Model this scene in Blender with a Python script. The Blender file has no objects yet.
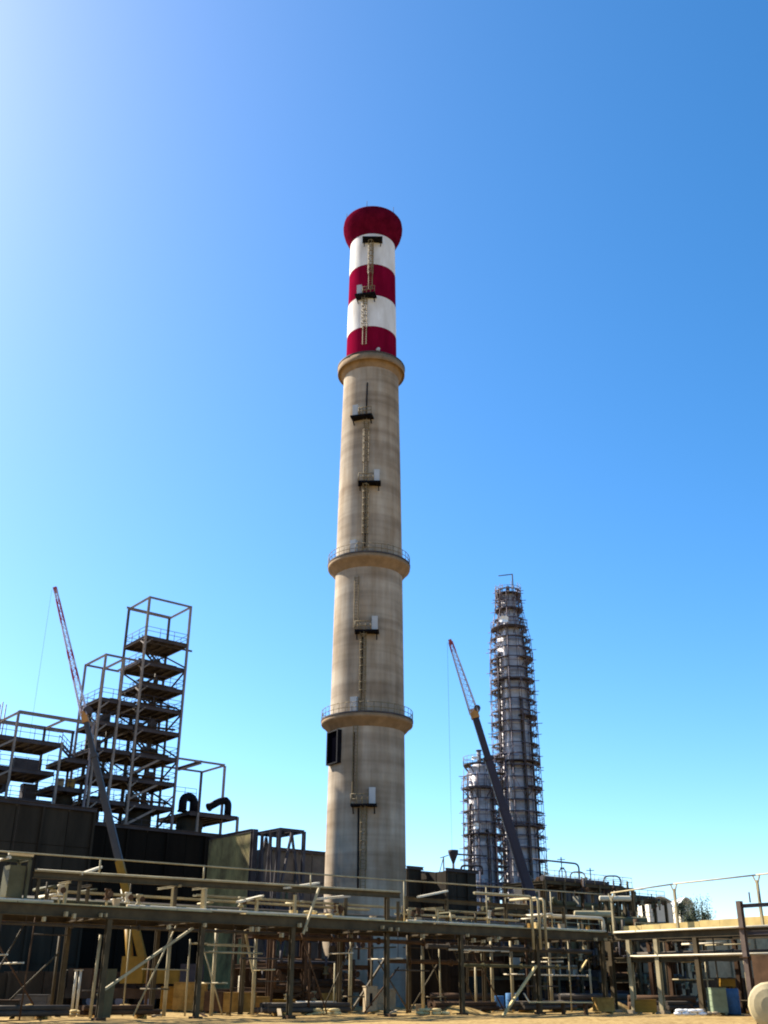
import bpy, math, random
from mathutils import Vector, Matrix
random.seed(7)
R = math.radians
S = bpy.context.scene
COL = S.collection

# ------------------------------------------------------------------ camera
F = 1025.0
PITCH = math.atan(F / 2212.0)
ROLL = R(-0.3)
EYE = 1.7
cam = bpy.data.cameras.new('camera')
cam_o = bpy.data.objects.new('camera', cam)
COL.objects.link(cam_o)
cam.sensor_fit = 'VERTICAL'
cam.sensor_height = 24.0
cam.sensor_width = 18.0
cam.lens = 24.0 * F / 1024.0
cam.clip_start = 0.1
cam.clip_end = 8000
cam_o.matrix_world = (Matrix.Translation((0, 0, EYE)) @ Matrix.Rotation(R(90) + PITCH, 4, 'X')
                      @ Matrix.Rotation(-ROLL, 4, 'Z'))
S.camera = cam_o

# ------------------------------------------------------------------ sky and sun
SUN_AZ = R(-59)          # from +Y (the way the camera looks) towards -X
SUN_EL = R(42)
world = bpy.data.worlds.new('World')
S.world = world
world.use_nodes = True
nt = world.node_tree
bg = nt.nodes['Background']
sky = nt.nodes.new('ShaderNodeTexSky')
sky.sky_type = 'NISHITA'
sky.sun_disc = False
sky.sun_elevation = SUN_EL
sky.sun_rotation = SUN_AZ
sky.altitude = 0
sky.air_density = 0.75
sky.dust_density = 0.6
sky.ozone_density = 1.6
hs = nt.nodes.new('ShaderNodeHueSaturation')
hs.inputs['Saturation'].default_value = 1.35
hs.inputs['Hue'].default_value = 0.496
nt.links.new(sky.outputs[0], hs.inputs['Color'])
nt.links.new(hs.outputs[0], bg.inputs['Color'])
bg.inputs['Strength'].default_value = 0.094
sun = bpy.data.lights.new('sun', 'SUN')
sun.energy = 5.0
sun.angle = R(0.53)
sun.color = (1.0, 0.92, 0.79)
sun_o = bpy.data.objects.new('sun', sun)
COL.objects.link(sun_o)
sd = Vector((math.sin(SUN_AZ) * math.cos(SUN_EL), math.cos(SUN_AZ) * math.cos(SUN_EL), math.sin(SUN_EL)))
sun_o.rotation_euler = (-sd).to_track_quat('-Z', 'Y').to_euler()
sun_o.location = sd * 200

S.view_settings.view_transform = 'Standard'
S.view_settings.look = 'None'
S.view_settings.exposure = 1.6
S.view_settings.gamma = 1.0
S.view_settings.use_curve_mapping = False
S.cycles.filter_width = 2.0

# ------------------------------------------------------------------ measuring helpers (a pixel of the photo plus a known plane gives a point)
def ray(px, py):
    x = (px - 384) / F
    y = -(py - 512) / F
    c, s = math.cos(ROLL), math.sin(ROLL)
    x, y = x * c + y * s, -x * s + y * c
    cp, sp = math.cos(PITCH), math.sin(PITCH)
    return Vector((x, cp - y * sp, sp + y * cp))
EYEV = Vector((0, 0, EYE))
def at(px, py, Y):
    r = ray(px, py); return r * (Y / r.y) + EYEV
# the plant grid: U runs right and away, V runs left and away
UX, UY = 0.78, 0.6258
UV_ = Vector((UX, UY, 0)); VV_ = Vector((-UY, UX, 0)); ZV = Vector((0, 0, 1))
def W(u, v, z):
    return Vector((u * UX - v * UY, u * UY + v * UX, z))
def atv(px, py, v):          # on the upright plane v = const
    r = ray(px, py); p = r * (v / r.dot(VV_)) + EYEV
    return (p.dot(UV_), v, p.z)
def atu(px, py, u):
    r = ray(px, py); p = r * (u / r.dot(UV_)) + EYEV
    return (u, p.dot(VV_), p.z)
def gnd(px, Y):              # point on the ground straight below a pixel column, at depth Y
    p = at(px, 1000, Y); p.z = 0; return p

# ------------------------------------------------------------------ materials
MATS = {}
def mat(name, col, rough=0.7, metal=0.0, var=0.25, scale=1.0, bump=0.0, col2=None, stretch=(1, 1, 1), detail=6, spec=0.08):
    m = bpy.data.materials.new(name)
    m.use_nodes = True
    t = m.node_tree
    b = t.nodes['Principled BSDF']
    b.inputs['Roughness'].default_value = rough
    b.inputs['Metallic'].default_value = metal
    b.inputs['Specular IOR Level'].default_value = spec
    tc = t.nodes.new('ShaderNodeTexCoord')
    mp = t.nodes.new('ShaderNodeMapping')
    mp.inputs['Scale'].default_value = [scale * s for s in stretch]
    t.links.new(tc.outputs['Object'], mp.inputs['Vector'])
    n = t.nodes.new('ShaderNodeTexNoise')
    n.inputs['Scale'].default_value = 1.0
    n.inputs['Detail'].default_value = detail
    n.inputs['Roughness'].default_value = 0.65
    t.links.new(mp.outputs[0], n.inputs['Vector'])
    rp = t.nodes.new('ShaderNodeValToRGB')
    rp.color_ramp.elements[0].position = 0.32
    rp.color_ramp.elements[1].position = 0.68
    c2 = col2 if col2 else tuple(c * (1 - var) for c in col)
    rp.color_ramp.elements[0].color = (*c2, 1)
    rp.color_ramp.elements[1].color = (*[min(0.95, c * (1 + var * 0.35)) for c in col], 1)
    t.links.new(n.outputs['Fac'], rp.inputs['Fac'])
    t.links.new(rp.outputs['Color'], b.inputs['Base Color'])
    if bump:
        bp = t.nodes.new('ShaderNodeBump')
        bp.inputs['Strength'].default_value = bump
        bp.inputs['Distance'].default_value = 0.05
        t.links.new(n.outputs['Fac'], bp.inputs['Height'])
        t.links.new(bp.outputs['Normal'], b.inputs['Normal'])
    MATS[name] = m
    return m

def concrete_shaft():
    m = mat('stack_concrete', (0.40, 0.34, 0.265), rough=0.9, var=0.28, scale=0.5, stretch=(1, 1, 0.25), bump=0.25)
    t = m.node_tree
    b = t.nodes['Principled BSDF']
    rp = [n for n in t.nodes if n.type == 'VALTORGB'][0]
    tc = [n for n in t.nodes if n.type == 'TEX_COORD'][0]
    def layer(scale_vec, lo, hi, dark, prev, detail=3):
        mp = t.nodes.new('ShaderNodeMapping'); mp.inputs['Scale'].default_value = scale_vec
        t.links.new(tc.outputs['Object'], mp.inputs['Vector'])
        n = t.nodes.new('ShaderNodeTexNoise'); n.inputs['Scale'].default_value = 1; n.inputs['Detail'].default_value = detail
        t.links.new(mp.outputs[0], n.inputs['Vector'])
        r = t.nodes.new('ShaderNodeValToRGB')
        r.color_ramp.elements[0].position = lo; r.color_ramp.elements[1].position = hi
        r.color_ramp.elements[0].color = (*dark, 1); r.color_ramp.elements[1].color = (1, 1, 1, 1)
        t.links.new(n.outputs['Fac'], r.inputs['Fac'])
        mx = t.nodes.new('ShaderNodeMix'); mx.data_type = 'RGBA'; mx.blend_type = 'MULTIPLY'
        mx.inputs['Factor'].default_value = 1
        t.links.new(prev, mx.inputs[6]); t.links.new(r.outputs['Color'], mx.inputs[7])
        return mx.outputs[2]
    o = layer((0.05, 0.05, 0.55), 0.38, 0.58, (0.74, 0.71, 0.69), rp.outputs['Color'])        # pour lifts
    o = layer((0.10, 0.10, 2.2), 0.30, 0.55, (0.90, 0.89, 0.88), o)                            # formwork joints
    o = layer((1.6, 1.6, 0.05), 0.35, 0.6, (0.84, 0.81, 0.77), o, 4)                           # run-off streaks
    o = layer((0.30, 0.30, 0.13), 0.38, 0.56, (0.84, 0.77, 0.69), o, 5)                         # damp brown blotches
    t.links.new(o, b.inputs['Base Color'])
    return m
M_CONC = concrete_shaft()
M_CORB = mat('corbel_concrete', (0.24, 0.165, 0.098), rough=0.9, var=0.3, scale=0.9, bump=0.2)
M_RED = mat('red_paint', (0.18, 0.004, 0.024), rough=0.85, var=0.3, scale=0.6, stretch=(1, 1, 0.3), spec=0.0)
M_CROWN = mat('crown_shaded_red', (0.10, 0.004, 0.016), rough=0.9, var=0.4, scale=0.8, spec=0.0)  # band red darkened again, putting the down-facing crown's shade into the colour
M_WHITE = mat('white_paint', (0.70, 0.69, 0.67), rough=0.85, var=0.12, col2=(0.52, 0.49, 0.45), scale=0.6, stretch=(1, 1, 0.3), spec=0.0)
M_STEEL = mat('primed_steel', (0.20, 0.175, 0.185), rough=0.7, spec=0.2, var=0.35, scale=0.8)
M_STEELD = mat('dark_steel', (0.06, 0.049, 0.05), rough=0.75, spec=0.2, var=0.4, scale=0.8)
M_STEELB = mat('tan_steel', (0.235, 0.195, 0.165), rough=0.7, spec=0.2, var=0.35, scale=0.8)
M_GALV = mat('galvanised_steel', (0.36, 0.33, 0.26), rough=0.5, metal=0.2, var=0.3, scale=1.5)
M_GRATE = mat('floor_grating', (0.06, 0.05, 0.055), rough=0.7, var=0.4, scale=1.2)
M_RUST = mat('rusty_steel', (0.085, 0.048, 0.026), rough=0.85, var=0.5, scale=0.7, bump=0.2)
M_RACK = mat('rack_paint', (0.075, 0.053, 0.024), rough=0.75, spec=0.2, var=0.45, scale=0.9)
M_RACKB = mat('brown_grey_paint', (0.13, 0.095, 0.075), rough=0.7, var=0.4)
M_RACKL = mat('rack_galvanised', (0.38, 0.31, 0.17), rough=0.65, spec=0.25, var=0.4, scale=0.9)
M_CASE = mat('furnace_casing', (0.038, 0.030, 0.021), rough=0.9, spec=0.1, var=0.5, scale=0.35, stretch=(1.6, 1.6, 0.25), bump=0.1)
M_CASE2 = mat('furnace_casing_black', (0.010, 0.0075, 0.005), rough=0.9, spec=0.1, var=0.5, scale=0.35, stretch=(1.6, 1.6, 0.25))
M_PATINA = mat('patchy_plate', (0.27, 0.225, 0.09), rough=0.8, var=0.6, scale=0.35, col2=(0.04, 0.026, 0.018), stretch=(1, 1, 0.6))  # base tone raised in place of the sunlight that misses this wall
M_YEL = mat('crane_yellow', (0.25, 0.135, 0.02), rough=0.45, var=0.35, scale=0.8)
M_BOOM = mat('boom_grey', (0.06, 0.058, 0.06), rough=0.45, var=0.25, scale=0.6)
M_BOOMB = mat('boom_blue_grey', (0.035, 0.028, 0.038), rough=0.55, spec=0.2, var=0.25, scale=0.6)
M_CREAM = mat('lattice_cream', (0.50, 0.46, 0.50), rough=0.5, var=0.15)
M_LRED = mat('lattice_red', (0.36, 0.075, 0.075), rough=0.5, var=0.2)
M_ORANGE = mat('boom_head_orange', (0.42, 0.20, 0.06), rough=0.5, var=0.3)
M_CLAD = mat('aluminium_cladding', (0.52, 0.50, 0.52), rough=0.5, metal=0.1, var=0.35, scale=0.5, stretch=(1, 1, 2.5))
M_SCAF = mat('scaffold_tube', (0.13, 0.11, 0.13), rough=0.55, metal=0.3, var=0.3)
M_PLANK = mat('scaffold_plank', (0.105, 0.095, 0.10), rough=0.9, var=0.5, scale=2)
M_WOOD = mat('pale_timber', (0.62, 0.47, 0.22), rough=0.85, var=0.35, scale=1.4, stretch=(1, 1, 1))
M_CRATE = mat('crate_wood', (0.33, 0.19, 0.05), rough=0.85, var=0.45, scale=1.2)
M_PIPE = mat('bright_pipe', (0.58, 0.51, 0.37), rough=0.45, var=0.2, scale=1.0)
M_PIPED = mat('dark_pipe', (0.075, 0.06, 0.045), rough=0.55, var=0.4, scale=0.8)
M_PIPEG = mat('green_grey_pipe', (0.105, 0.095, 0.05), rough=0.55, var=0.35, scale=0.8)
M_DUCT = mat('black_duct', (0.005, 0.0045, 0.007), rough=0.6, var=0.4)
M_VOID = mat('opening_shade_black', (0.002, 0.002, 0.004), rough=1.0, var=0.3, spec=0.0)  # near-black colour stands in for the unlit depth of the chimney opening
M_RUBBER = mat('tyre_rubber', (0.025, 0.025, 0.025), rough=0.85, var=0.3)
M_GLASS = mat('cab_glass', (0.03, 0.04, 0.05), rough=0.08, var=0.1, spec=0.8)
M_LADDER = mat('ladder_yellow', (0.19, 0.145, 0.08), rough=0.6, var=0.3)
M_CAB = mat('cabinet_white', (0.42, 0.43, 0.43), rough=0.5, var=0.12)
M_BLUE = mat('blue_tank', (0.06, 0.15, 0.30), rough=0.5, var=0.3, scale=1.5)
M_GREEN = mat('green_crate', (0.22, 0.27, 0.17), rough=0.7, var=0.3)
M_TARP = mat('white_tarp', (0.80, 0.80, 0.78), rough=0.7, var=0.08)
M_ORN = mat('orange_sheet', (0.42, 0.12, 0.04), rough=0.7, var=0.3)
M_BLOCK = mat('concrete_block', (0.34, 0.265, 0.165), rough=0.9, var=0.3, scale=2, bump=0.2)
M_BOARD = mat('tan_board', (0.66, 0.48, 0.19), rough=0.85, var=0.3, scale=0.8, stretch=(1, 1, 1))
M_SHED = mat('shed_sheet', (0.10, 0.09, 0.08), rough=0.6, var=0.35, scale=0.6)
M_PALE = mat('pale_building', (0.60, 0.55, 0.45), rough=0.8, var=0.2, scale=0.5)
M_LEAF = mat('tree_leaf', (0.075, 0.09, 0.05), rough=0.7, var=0.5, scale=0.8)
M_BARK = mat('tree_bark', (0.10, 0.08, 0.06), rough=0.9, var=0.3)

def ground_mat():
    m = mat('site_sand', (0.32, 0.22, 0.085), rough=0.95, var=0.3, scale=0.35, bump=0.5, detail=9)
    t = m.node_tree
    b = t.nodes['Principled BSDF']
    rp = [n for n in t.nodes if n.type == 'VALTORGB'][0]
    tc = [n for n in t.nodes if n.type == 'TEX_COORD'][0]
    n = t.nodes.new('ShaderNodeTexNoise'); n.inputs['Scale'].default_value = 3.0; n.inputs['Detail'].default_value = 8
    t.links.new(tc.outputs['Object'], n.inputs['Vector'])
    r = t.nodes.new('ShaderNodeValToRGB')
    r.color_ramp.elements[0].position = 0.40; r.color_ramp.elements[1].position = 0.56
    r.color_ramp.elements[0].color = (0.6, 0.55, 0.5, 1)
    t.links.new(n.outputs['Fac'], r.inputs['Fac'])
    mx = t.nodes.new('ShaderNodeMix'); mx.data_type = 'RGBA'; mx.blend_type = 'MULTIPLY'; mx.inputs['Factor'].default_value = 1
    t.links.new(rp.outputs['Color'], mx.inputs[6]); t.links.new(r.outputs['Color'], mx.inputs[7])
    t.links.new(mx.outputs[2], b.inputs['Base Color'])
    return m
M_SAND = ground_mat()

# ------------------------------------------------------------------ mesh helpers
ORG = {}
def org(o):
    return ORG.get(o.name, Vector((0, 0, 0))) if o else Vector((0, 0, 0))
class MB:
    def __init__(s): s.v = []; s.f = []; s.smooth = []
    def add(s, vs, fs, smooth=False):
        k = len(s.v); s.v += [Vector(v) for v in vs]
        for f in fs: s.f.append([i + k for i in f]); s.smooth.append(smooth)
        return s
    def box(s, c, ax, ay, az):           # centre and three half-axis vectors
        c = Vector(c); vs = []
        for k in (-1, 1):
            for j, i in ((-1, -1), (-1, 1), (1, 1), (1, -1)):
                vs.append(c + ax * i + ay * j + az * k)
        return s.add(vs, [(3, 2, 1, 0), (4, 5, 6, 7), (0, 1, 5, 4), (1, 2, 6, 5), (2, 3, 7, 6), (3, 0, 4, 7)])
    def gbox(s, u0, u1, v0, v1, z0, z1):   # box on the plant grid
        return s.box(W((u0 + u1) / 2, (v0 + v1) / 2, (z0 + z1) / 2), UV_ * ((u1 - u0) / 2), VV_ * ((v1 - v0) / 2), ZV * ((z1 - z0) / 2))
    def frame(s, p0, p1, up=None):
        d = (p1 - p0)
        L = d.length; d = d / L
        up = Vector(up) if up is not None else (ZV if abs(d.z) < 0.9 else UV_)
        x = d.cross(up)
        if x.length < 1e-4: x = d.cross(Vector((1, 0.3, 0)))
        x.normalize(); y = x.cross(d); y.normalize()
        return d, x, y, L
    def bar(s, p0, p1, w, h=None, up=None):
        h = h or w
        p0 = Vector(p0); p1 = Vector(p1)
        d, x, y, L = s.frame(p0, p1, up)
        return s.box((p0 + p1) / 2, x * (w / 2), d * (L / 2), y * (h / 2))
    def ibeam(s, p0, p1, w, h, t=None, up=None):
        p0 = Vector(p0); p1 = Vector(p1)
        t = t or min(w, h) * 0.14
        d, x, y, L = s.frame(p0, p1, up)
        a, b = w / 2, h / 2; c = t / 2
        pr = [(-a, -b), (a, -b), (a, -b + t), (c, -b + t), (c, b - t), (a, b - t), (a, b), (-a, b), (-a, b - t), (-c, b - t), (-c, -b + t), (-a, -b + t)]
        vs = [p0 + x * i + y * j for i, j in pr] + [p1 + x * i + y * j for i, j in pr]
        fs = [(i, (i + 1) % 12, (i + 1) % 12 + 12, i + 12) for i in range(12)]
        fs += [(0, 11, 2, 1), (11, 10, 3, 2), (10, 9, 4, 3), (9, 8, 5, 4), (8, 7, 6, 5)]
        fs += [(12, 13, 14, 23), (23, 14, 15, 22), (22, 15, 16, 21), (21, 16, 17, 20), (20, 17, 18, 19)]
        return s.add(vs, fs)
    def tube(s, p0, p1, r, n=8, r1=None, caps=True):
        p0 = Vector(p0); p1 = Vector(p1)
        r1 = r if r1 is None else r1
        d, x, y, L = s.frame(p0, p1)
        vs = []
        for p, rr in ((p0, r), (p1, r1)):
            for i in range(n):
                a = 2 * math.pi * i / n
                vs.append(p + x * (rr * math.cos(a)) + y * (rr * math.sin(a)))
        s.add(vs, [(i, (i + 1) % n, (i + 1) % n + n, i + n) for i in range(n)], True)
        if caps:
            k = len(s.v) - 2 * n
            s.f.append(list(range(k + n - 1, k - 1, -1))); s.smooth.append(False)
            s.f.append(list(range(k + n, k + 2 * n))); s.smooth.append(False)
        return s
    def path(s, pts, r, n=8):
        pts = [Vector(p) for p in pts]
        rings = []
        for i, p in enumerate(pts):
            d = (pts[min(i + 1, len(pts) - 1)] - pts[max(i - 1, 0)]).normalized()
            up = ZV if abs(d.z) < 0.95 else UV_
            if rings:
                x = rx - d * rx.dot(d)
                x.normalize()
            else:
                x = d.cross(up).normalized()
            rx = x
            y = d.cross(x)
            rings.append([p + x * (r * math.cos(2 * math.pi * k / n)) + y * (r * math.sin(2 * math.pi * k / n)) for k in range(n)])
        k0 = len(s.v)
        vs = [v for rg in rings for v in rg]
        fs = []
        for i in range(len(pts) - 1):
            for k in range(n):
                fs.append((i * n + k, i * n + (k + 1) % n, (i + 1) * n + (k + 1) % n, (i + 1) * n + k))
        s.add(vs, fs, True)
        s.f.append([k0 + k for k in range(n)][::-1]); s.smooth.append(False)
        s.f.append([k0 + (len(pts) - 1) * n + k for k in range(n)]); s.smooth.append(False)
        return s
    def lathe(s, c, prof, n=48, sm=True, closed=False):
        c = Vector(c)
        vs = []
        for r, z in prof:
            for i in range(n):
                a = 2 * math.pi * i / n
                vs.append(c + Vector((r * math.cos(a), r * math.sin(a), z)))
        fs = []
        m = len(prof)
        for j in range(m if closed else m - 1):
            for i in range(n):
                b = (j + 1) % m
                fs.append((j * n + i, j * n + (i + 1) % n, b * n + (i + 1) % n, b * n + i))
        return s.add(vs, fs, sm)
    def poly(s, pts, thick):       # flat polygon (list of points) given thickness vector
        n = len(pts); pts = [Vector(p) for p in pts]; thick = Vector(thick)
        vs = pts + [p + thick for p in pts]
        return s.add(vs, [list(range(n))[::-1], list(range(n, 2 * n))] + [(i, (i + 1) % n, (i + 1) % n + n, i + n) for i in range(n)])
    def build(s, name, material, parent=None, loc=None):
        if loc is None:
            loc = org(parent)
        loc = Vector(loc)
        me = bpy.data.meshes.new(name)
        me.from_pydata([tuple(v - loc) for v in s.v], [], s.f)
        me.polygons.foreach_set('use_smooth', s.smooth)
        me.materials.append(material)
        me.update()
        o = bpy.data.objects.new(name, me)
        COL.objects.link(o)
        ORG[o.name] = loc
        if parent:
            o.parent = parent
            o.location = loc - org(parent)
        else:
            o.location = loc
        return o
def tag(o, label=None, cat=None, group=None, kind=None):
    if label: o['label'] = label
    if cat: o['category'] = cat
    if group: o['group'] = group
    if kind: o['kind'] = kind
    return o
def thing(name, loc, label, cat, group=None):
    o = bpy.data.objects.new(name, None)
    o.empty_display_size = 0.5
    COL.objects.link(o)
    o.location = Vector(loc)
    ORG[o.name] = Vector(loc)
    return tag(o, label, cat, group)
def bar(name, p0, p1, w, h, m, parent, up=None): return MB().bar(p0, p1, w, h, up).build(name, m, parent)
def ib(name, p0, p1, w, h, m, parent, up=None): return MB().ibeam(p0, p1, w, h, None, up).build(name, m, parent)
def tube(name, p0, p1, r, m, parent, n=8): return MB().tube(p0, p1, r, n).build(name, m, parent)
def bend(p0, c, p1, rad, n=6):       # rounded corner between two legs
    p0, c, p1 = Vector(p0), Vector(c), Vector(p1)
    a = c + (p0 - c).normalized() * rad; b = c + (p1 - c).normalized() * rad
    return [a * (1 - t) ** 2 + c * 2 * t * (1 - t) + b * t * t for t in [i / n for i in range(n + 1)]]
def route(pts, rad):
    out = [Vector(pts[0])]
    for i in range(1, len(pts) - 1):
        out += bend(pts[i - 1], pts[i], pts[i + 1], rad)
    return out + [Vector(pts[-1])]
def handrail(parent, p0, p1, h=1.1, m=None, step=1.6, r=0.035):
    p0, p1 = Vector(p0), Vector(p1)
    mb = MB(); L = (p1 - p0).length; n = max(1, round(L / step))
    for i in range(n + 1):
        p = p0.lerp(p1, i / n); mb.tube(p, p + ZV * h, r, 5)
    for k in (0.55, 1.0):
        mb.tube(p0 + ZV * h * k, p1 + ZV * h * k, r, 5)
    return mb.build('handrail', m or M_STEELD, parent)

# ------------------------------------------------------------------ ground
def ground():
    mb = MB()
    n = 60; a, b = -60.0, 180.0
    # a fine patch where the plant stands, coarse skirt out to the horizon
    xs = [-3000, -800, -250] + [a + (70 - a) * i / n for i in range(n + 1)] + [250, 800, 3000]
    ys = [-3000, -300, -60] + [-10 + (b + 10) * i / n for i in range(n + 1)] + [400, 1200, 5000]
    rnd = random.Random(3)
    vs = []
    for y in ys:
        for x in xs:
            z = 0.0
            if -60 < x < 70 and 8 < y < 180:
                z = 0.05 * math.sin(x * 0.7 + y * 0.31) + 0.04 * math.sin(x * 0.23 - y * 0.8) - 0.06
            vs.append((x, y, z))
    w = len(xs)
    fs = [(j * w + i, j * w + i + 1, (j + 1) * w + i + 1, (j + 1) * w + i) for j in range(len(ys) - 1) for i in range(w - 1)]
    mb.add(vs, fs, True)
    o = mb.build('ground', M_SAND)
    tag(o, 'pale yellow sandy ground of the building site', kind='structure')
ground()

# ------------------------------------------------------------------ the chimney
SC = Vector((-1.75, 113.0, 0))
def stack_r(z):
    pr = [(0, 4.38), (11.8, 4.25), (28, 4.13), (46, 3.95), (60, 3.75), (74, 3.5), (74.01, 3.3), (97, 3.03), (120, 3.03)]
    for (a, ra), (b, rb) in zip(pr, pr[1:]):
        if a <= z <= b: return ra + (rb - ra) * (z - a) / (b - a)
    return 3.03
def stack_hit(px, py):          # point of the shaft's front seen at a pixel
    r = ray(px, py)
    rad = 4.0
    for _ in range(6):
        ox, oy = -SC.x, -SC.y
        A = r.x ** 2 + r.y ** 2; B = 2 * (ox * r.x + oy * r.y); Cc = ox * ox + oy * oy - rad * rad
        D = max(0.0, B * B - 4 * A * Cc)
        t = (-B - math.sqrt(D)) / (2 * A)
        p = r * t + EYEV
        rad = stack_r(p.z)
    ang = math.atan2(p.y - SC.y, p.x - SC.x)
    return ang, p.z
def chimney():
    T = thing('chimney', SC, 'tall tapering concrete chimney with red and white bands at its flared top', 'chimney')
    zc = lambda py: stack_hit(371, py)[1]
    z_top = zc(233.5) ; zb = [zc(264), zc(295), zc(326), zc(353)]
    # lower concrete shaft
    prof = [(stack_r(z), z) for z in [0 + 74 * i / 40 for i in range(41)]]
    MB().lathe(SC, [(4.38, -0.3)] + prof, 96).build('shaft', M_CONC, T)
    # painted bands
    edges = [73.8] + zb[::-1] + [z_top]
    names = [('red_band', M_RED), ('red_band', M_RED), ('white_band', M_WHITE), ('red_band', M_RED), ('white_band', M_WHITE)]
    for i, (nm, mm) in enumerate(names):
        if i == 0: z0, z1 = edges[0], edges[1] + 0.002
        else: z0, z1 = edges[i], edges[i + 1]
        if i == 0:
            continue
        MB().lathe(SC, [(stack_r(max(z0, 74.02)), z0), (stack_r(max(74.02, (z0 + z1) / 2)), (z0 + z1) / 2), (stack_r(z1), z1)], 96).build(nm, mm, T)
    MB().lathe(SC, [(3.3, 73.9), (3.3, edges[1])], 96).build('collar', M_CORB, T)
    # flared crown
    r0 = stack_r(z_top)
    zt = z_top
    cap = [(r0, zt - 0.01), (r0 + 0.12, zt + 0.35), (r0 + 0.42, zt + 0.95), (r0 + 0.78, zt + 1.75), (r0 + 1.0, zt + 2.6), (r0 + 1.04, zt + 3.2), (r0 + 0.96, zt + 3.8),
           (r0 + 0.8, zt + 4.05), (r0 - 0.3, zt + 4.05), (r0 - 0.35, zt + 1.0)]
    c = MB().lathe(SC, cap, 96).build('crown', M_CROWN, T)
    for i in range(6):
        a = 2 * math.pi * (i + 0.3) / 6
        p = SC + Vector(((r0 + 0.75) * math.cos(a), (r0 + 0.75) * math.sin(a), zt + 4.03))
        tube('lightning_rod', p, p + ZV * 1.0, 0.035, M_STEELD, c, 5)
    # ring platforms on corbels
    def ring(pz, rr, drop, thick, rail, m):
        rs0 = stack_r(pz - drop) + 0.004; rs = stack_r(min(pz, 73.9))
        prof = [(rs0, pz - drop), (rs0 + (rr - rs0) * 0.30, pz - drop * 0.78), (rs0 + (rr - rs0) * 0.74, pz - drop * 0.42), (rr - 0.06, pz - thick - 0.12),
                (rr, pz - thick), (rr, pz), (rs - 0.2, pz + 0.003)]
        o = MB().lathe(SC, prof, 96).build('ring_platform', m, T)
        MB().lathe(SC, [(rr - 0.02, pz + 0.004), (rr + 0.05, pz + 0.004), (rr + 0.05, pz + 0.16), (rr - 0.02, pz + 0.16)], 96, False, True).build('kick_plate', M_STEELD, o)
        if rail:
            mb = MB(); n = 40
            P = lambda i, z: SC + Vector(((rr - 0.02) * math.cos(2 * math.pi * i / n), (rr - 0.02) * math.sin(2 * math.pi * i / n), z))
            for i in range(n):
                mb.tube(P(i, pz + .1), P(i, pz + 1.15), 0.03, 5)
                for z in (pz + 0.6, pz + 1.15): mb.tube(P(i, z), P(i + 1, z), 0.035, 5)
            mb.build('handrail', M_LADDER, o)
        return o
    zr = [at(369, y, 113)[2] for y in (724, 568.5, 366)]
    ring(zr[0] + 0.1, 5.08, 1.25, 0.30, True, M_CORB)
    ring(zr[1] + 0.1, 4.85, 1.4, 0.34, True, M_CORB)
    ring(74.3, 4.33, 1.65, 0.85, False, M_CORB)
    # landings: (pixel of the landing's middle, cabinet side +1/-1/0)
    lands = [(364, 806, 1), (367, 633, 1), (369.5, 485, 1), (363, 419, -1), (366.5, 298, -1), (372.5, 242, 0)]
    pos = []
    for px, py, side in lands:
        ang, z = stack_hit(px, py)
        r = stack_r(z)
        n = Vector((math.cos(ang), math.sin(ang), 0)); t = Vector((-n.y, n.x, 0))
        if t.x < 0: t = -t
        c = SC + n * r + ZV * z
        pos.append((c, n, t))
        L = MB().box(c + n * 0.45, t * 1.35, n * 0.62, ZV * 0.09).build('landing', M_DUCT, T)
        for k in (-1.1, 1.1):
            MB().bar(c + t * k - ZV * 0.75, c + t * k + n * 1.0 - ZV * 0.15, 0.12, 0.12).build('bracket', M_DUCT, L)
        if side:
            hb = MB()
            a0, a1 = (-1.3, 0.45) if side > 0 else (-0.3, 1.3)
            for z_ in (0.55, 1.05):
                hb.tube(c + n * 1.03 + t * a0 + ZV * z_, c + n * 1.03 + t * a1 + ZV * z_, 0.045, 5)
                hb.tube(c + n * 1.03 + t * a0 + ZV * z_, c + n * 0.1 + t * a0 + ZV * z_, 0.045, 5)
            for i in range(4):
                q = c + n * 1.03 + t * (a0 + (a1 - a0) * i / 3)
                hb.tube(q, q + ZV * 1.05, 0.045, 5)
            hb.build('handrail', M_LADDER, L)
            q = c + n * 0.35 + t * (0.86 * side) + ZV * 0.95
            cb = MB().box(q, t * 0.33, n * 0.26, ZV * 0.85).build('cabinet', M_CAB, L)
            MB().box(q + n * 0.268, t * 0.27, n * 0.008, ZV * 0.76).build('cabinet_door', M_CAB, cb)
    # cabinets standing on the ring platforms
    for px, py in ((355, 709), (355, 550)):
        ang, z = stack_hit(px, py)
        n = Vector((math.cos(ang), math.sin(ang), 0)); t = Vector((-n.y, n.x, 0)); r = stack_r(z)
        zz = zr[0] + 0.1 if py > 600 else zr[1] + 0.1
        MB().box(SC + n * (r + 0.35) + ZV * (zz + 0.95), t * 0.35, n * 0.28, ZV * 0.85).build('cabinet', M_CAB, T)
    # caged ladders and the cable conduit, flight by flight
    def flight(pxa, pya, pxb, pyb, cage=True, m=M_LADDER):
        a0, z0 = stack_hit(pxa, pya); a1, z1 = stack_hit(pxb, pyb)
        a0 = a1 = (a0 + a1) / 2
        n = Vector((math.cos(a0), math.sin(a0), 0)); t = Vector((-n.y, n.x, 0))
        P = lambda z, off, s: SC + n * (stack_r(min(z, 73.9) if z < 74.3 else z) + off) + t * s + ZV * z
        mb = MB()
        for s in (-0.24, 0.24): mb.bar(P(z0, 0.22, s), P(z1, 0.22, s), 0.07, 0.09)
        z = z0
        while z < z1:
            mb.bar(P(z, 0.22, -0.24), P(z, 0.22, 0.24), 0.04); z += 0.35
        lad = mb.build('ladder', m, T)
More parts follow.
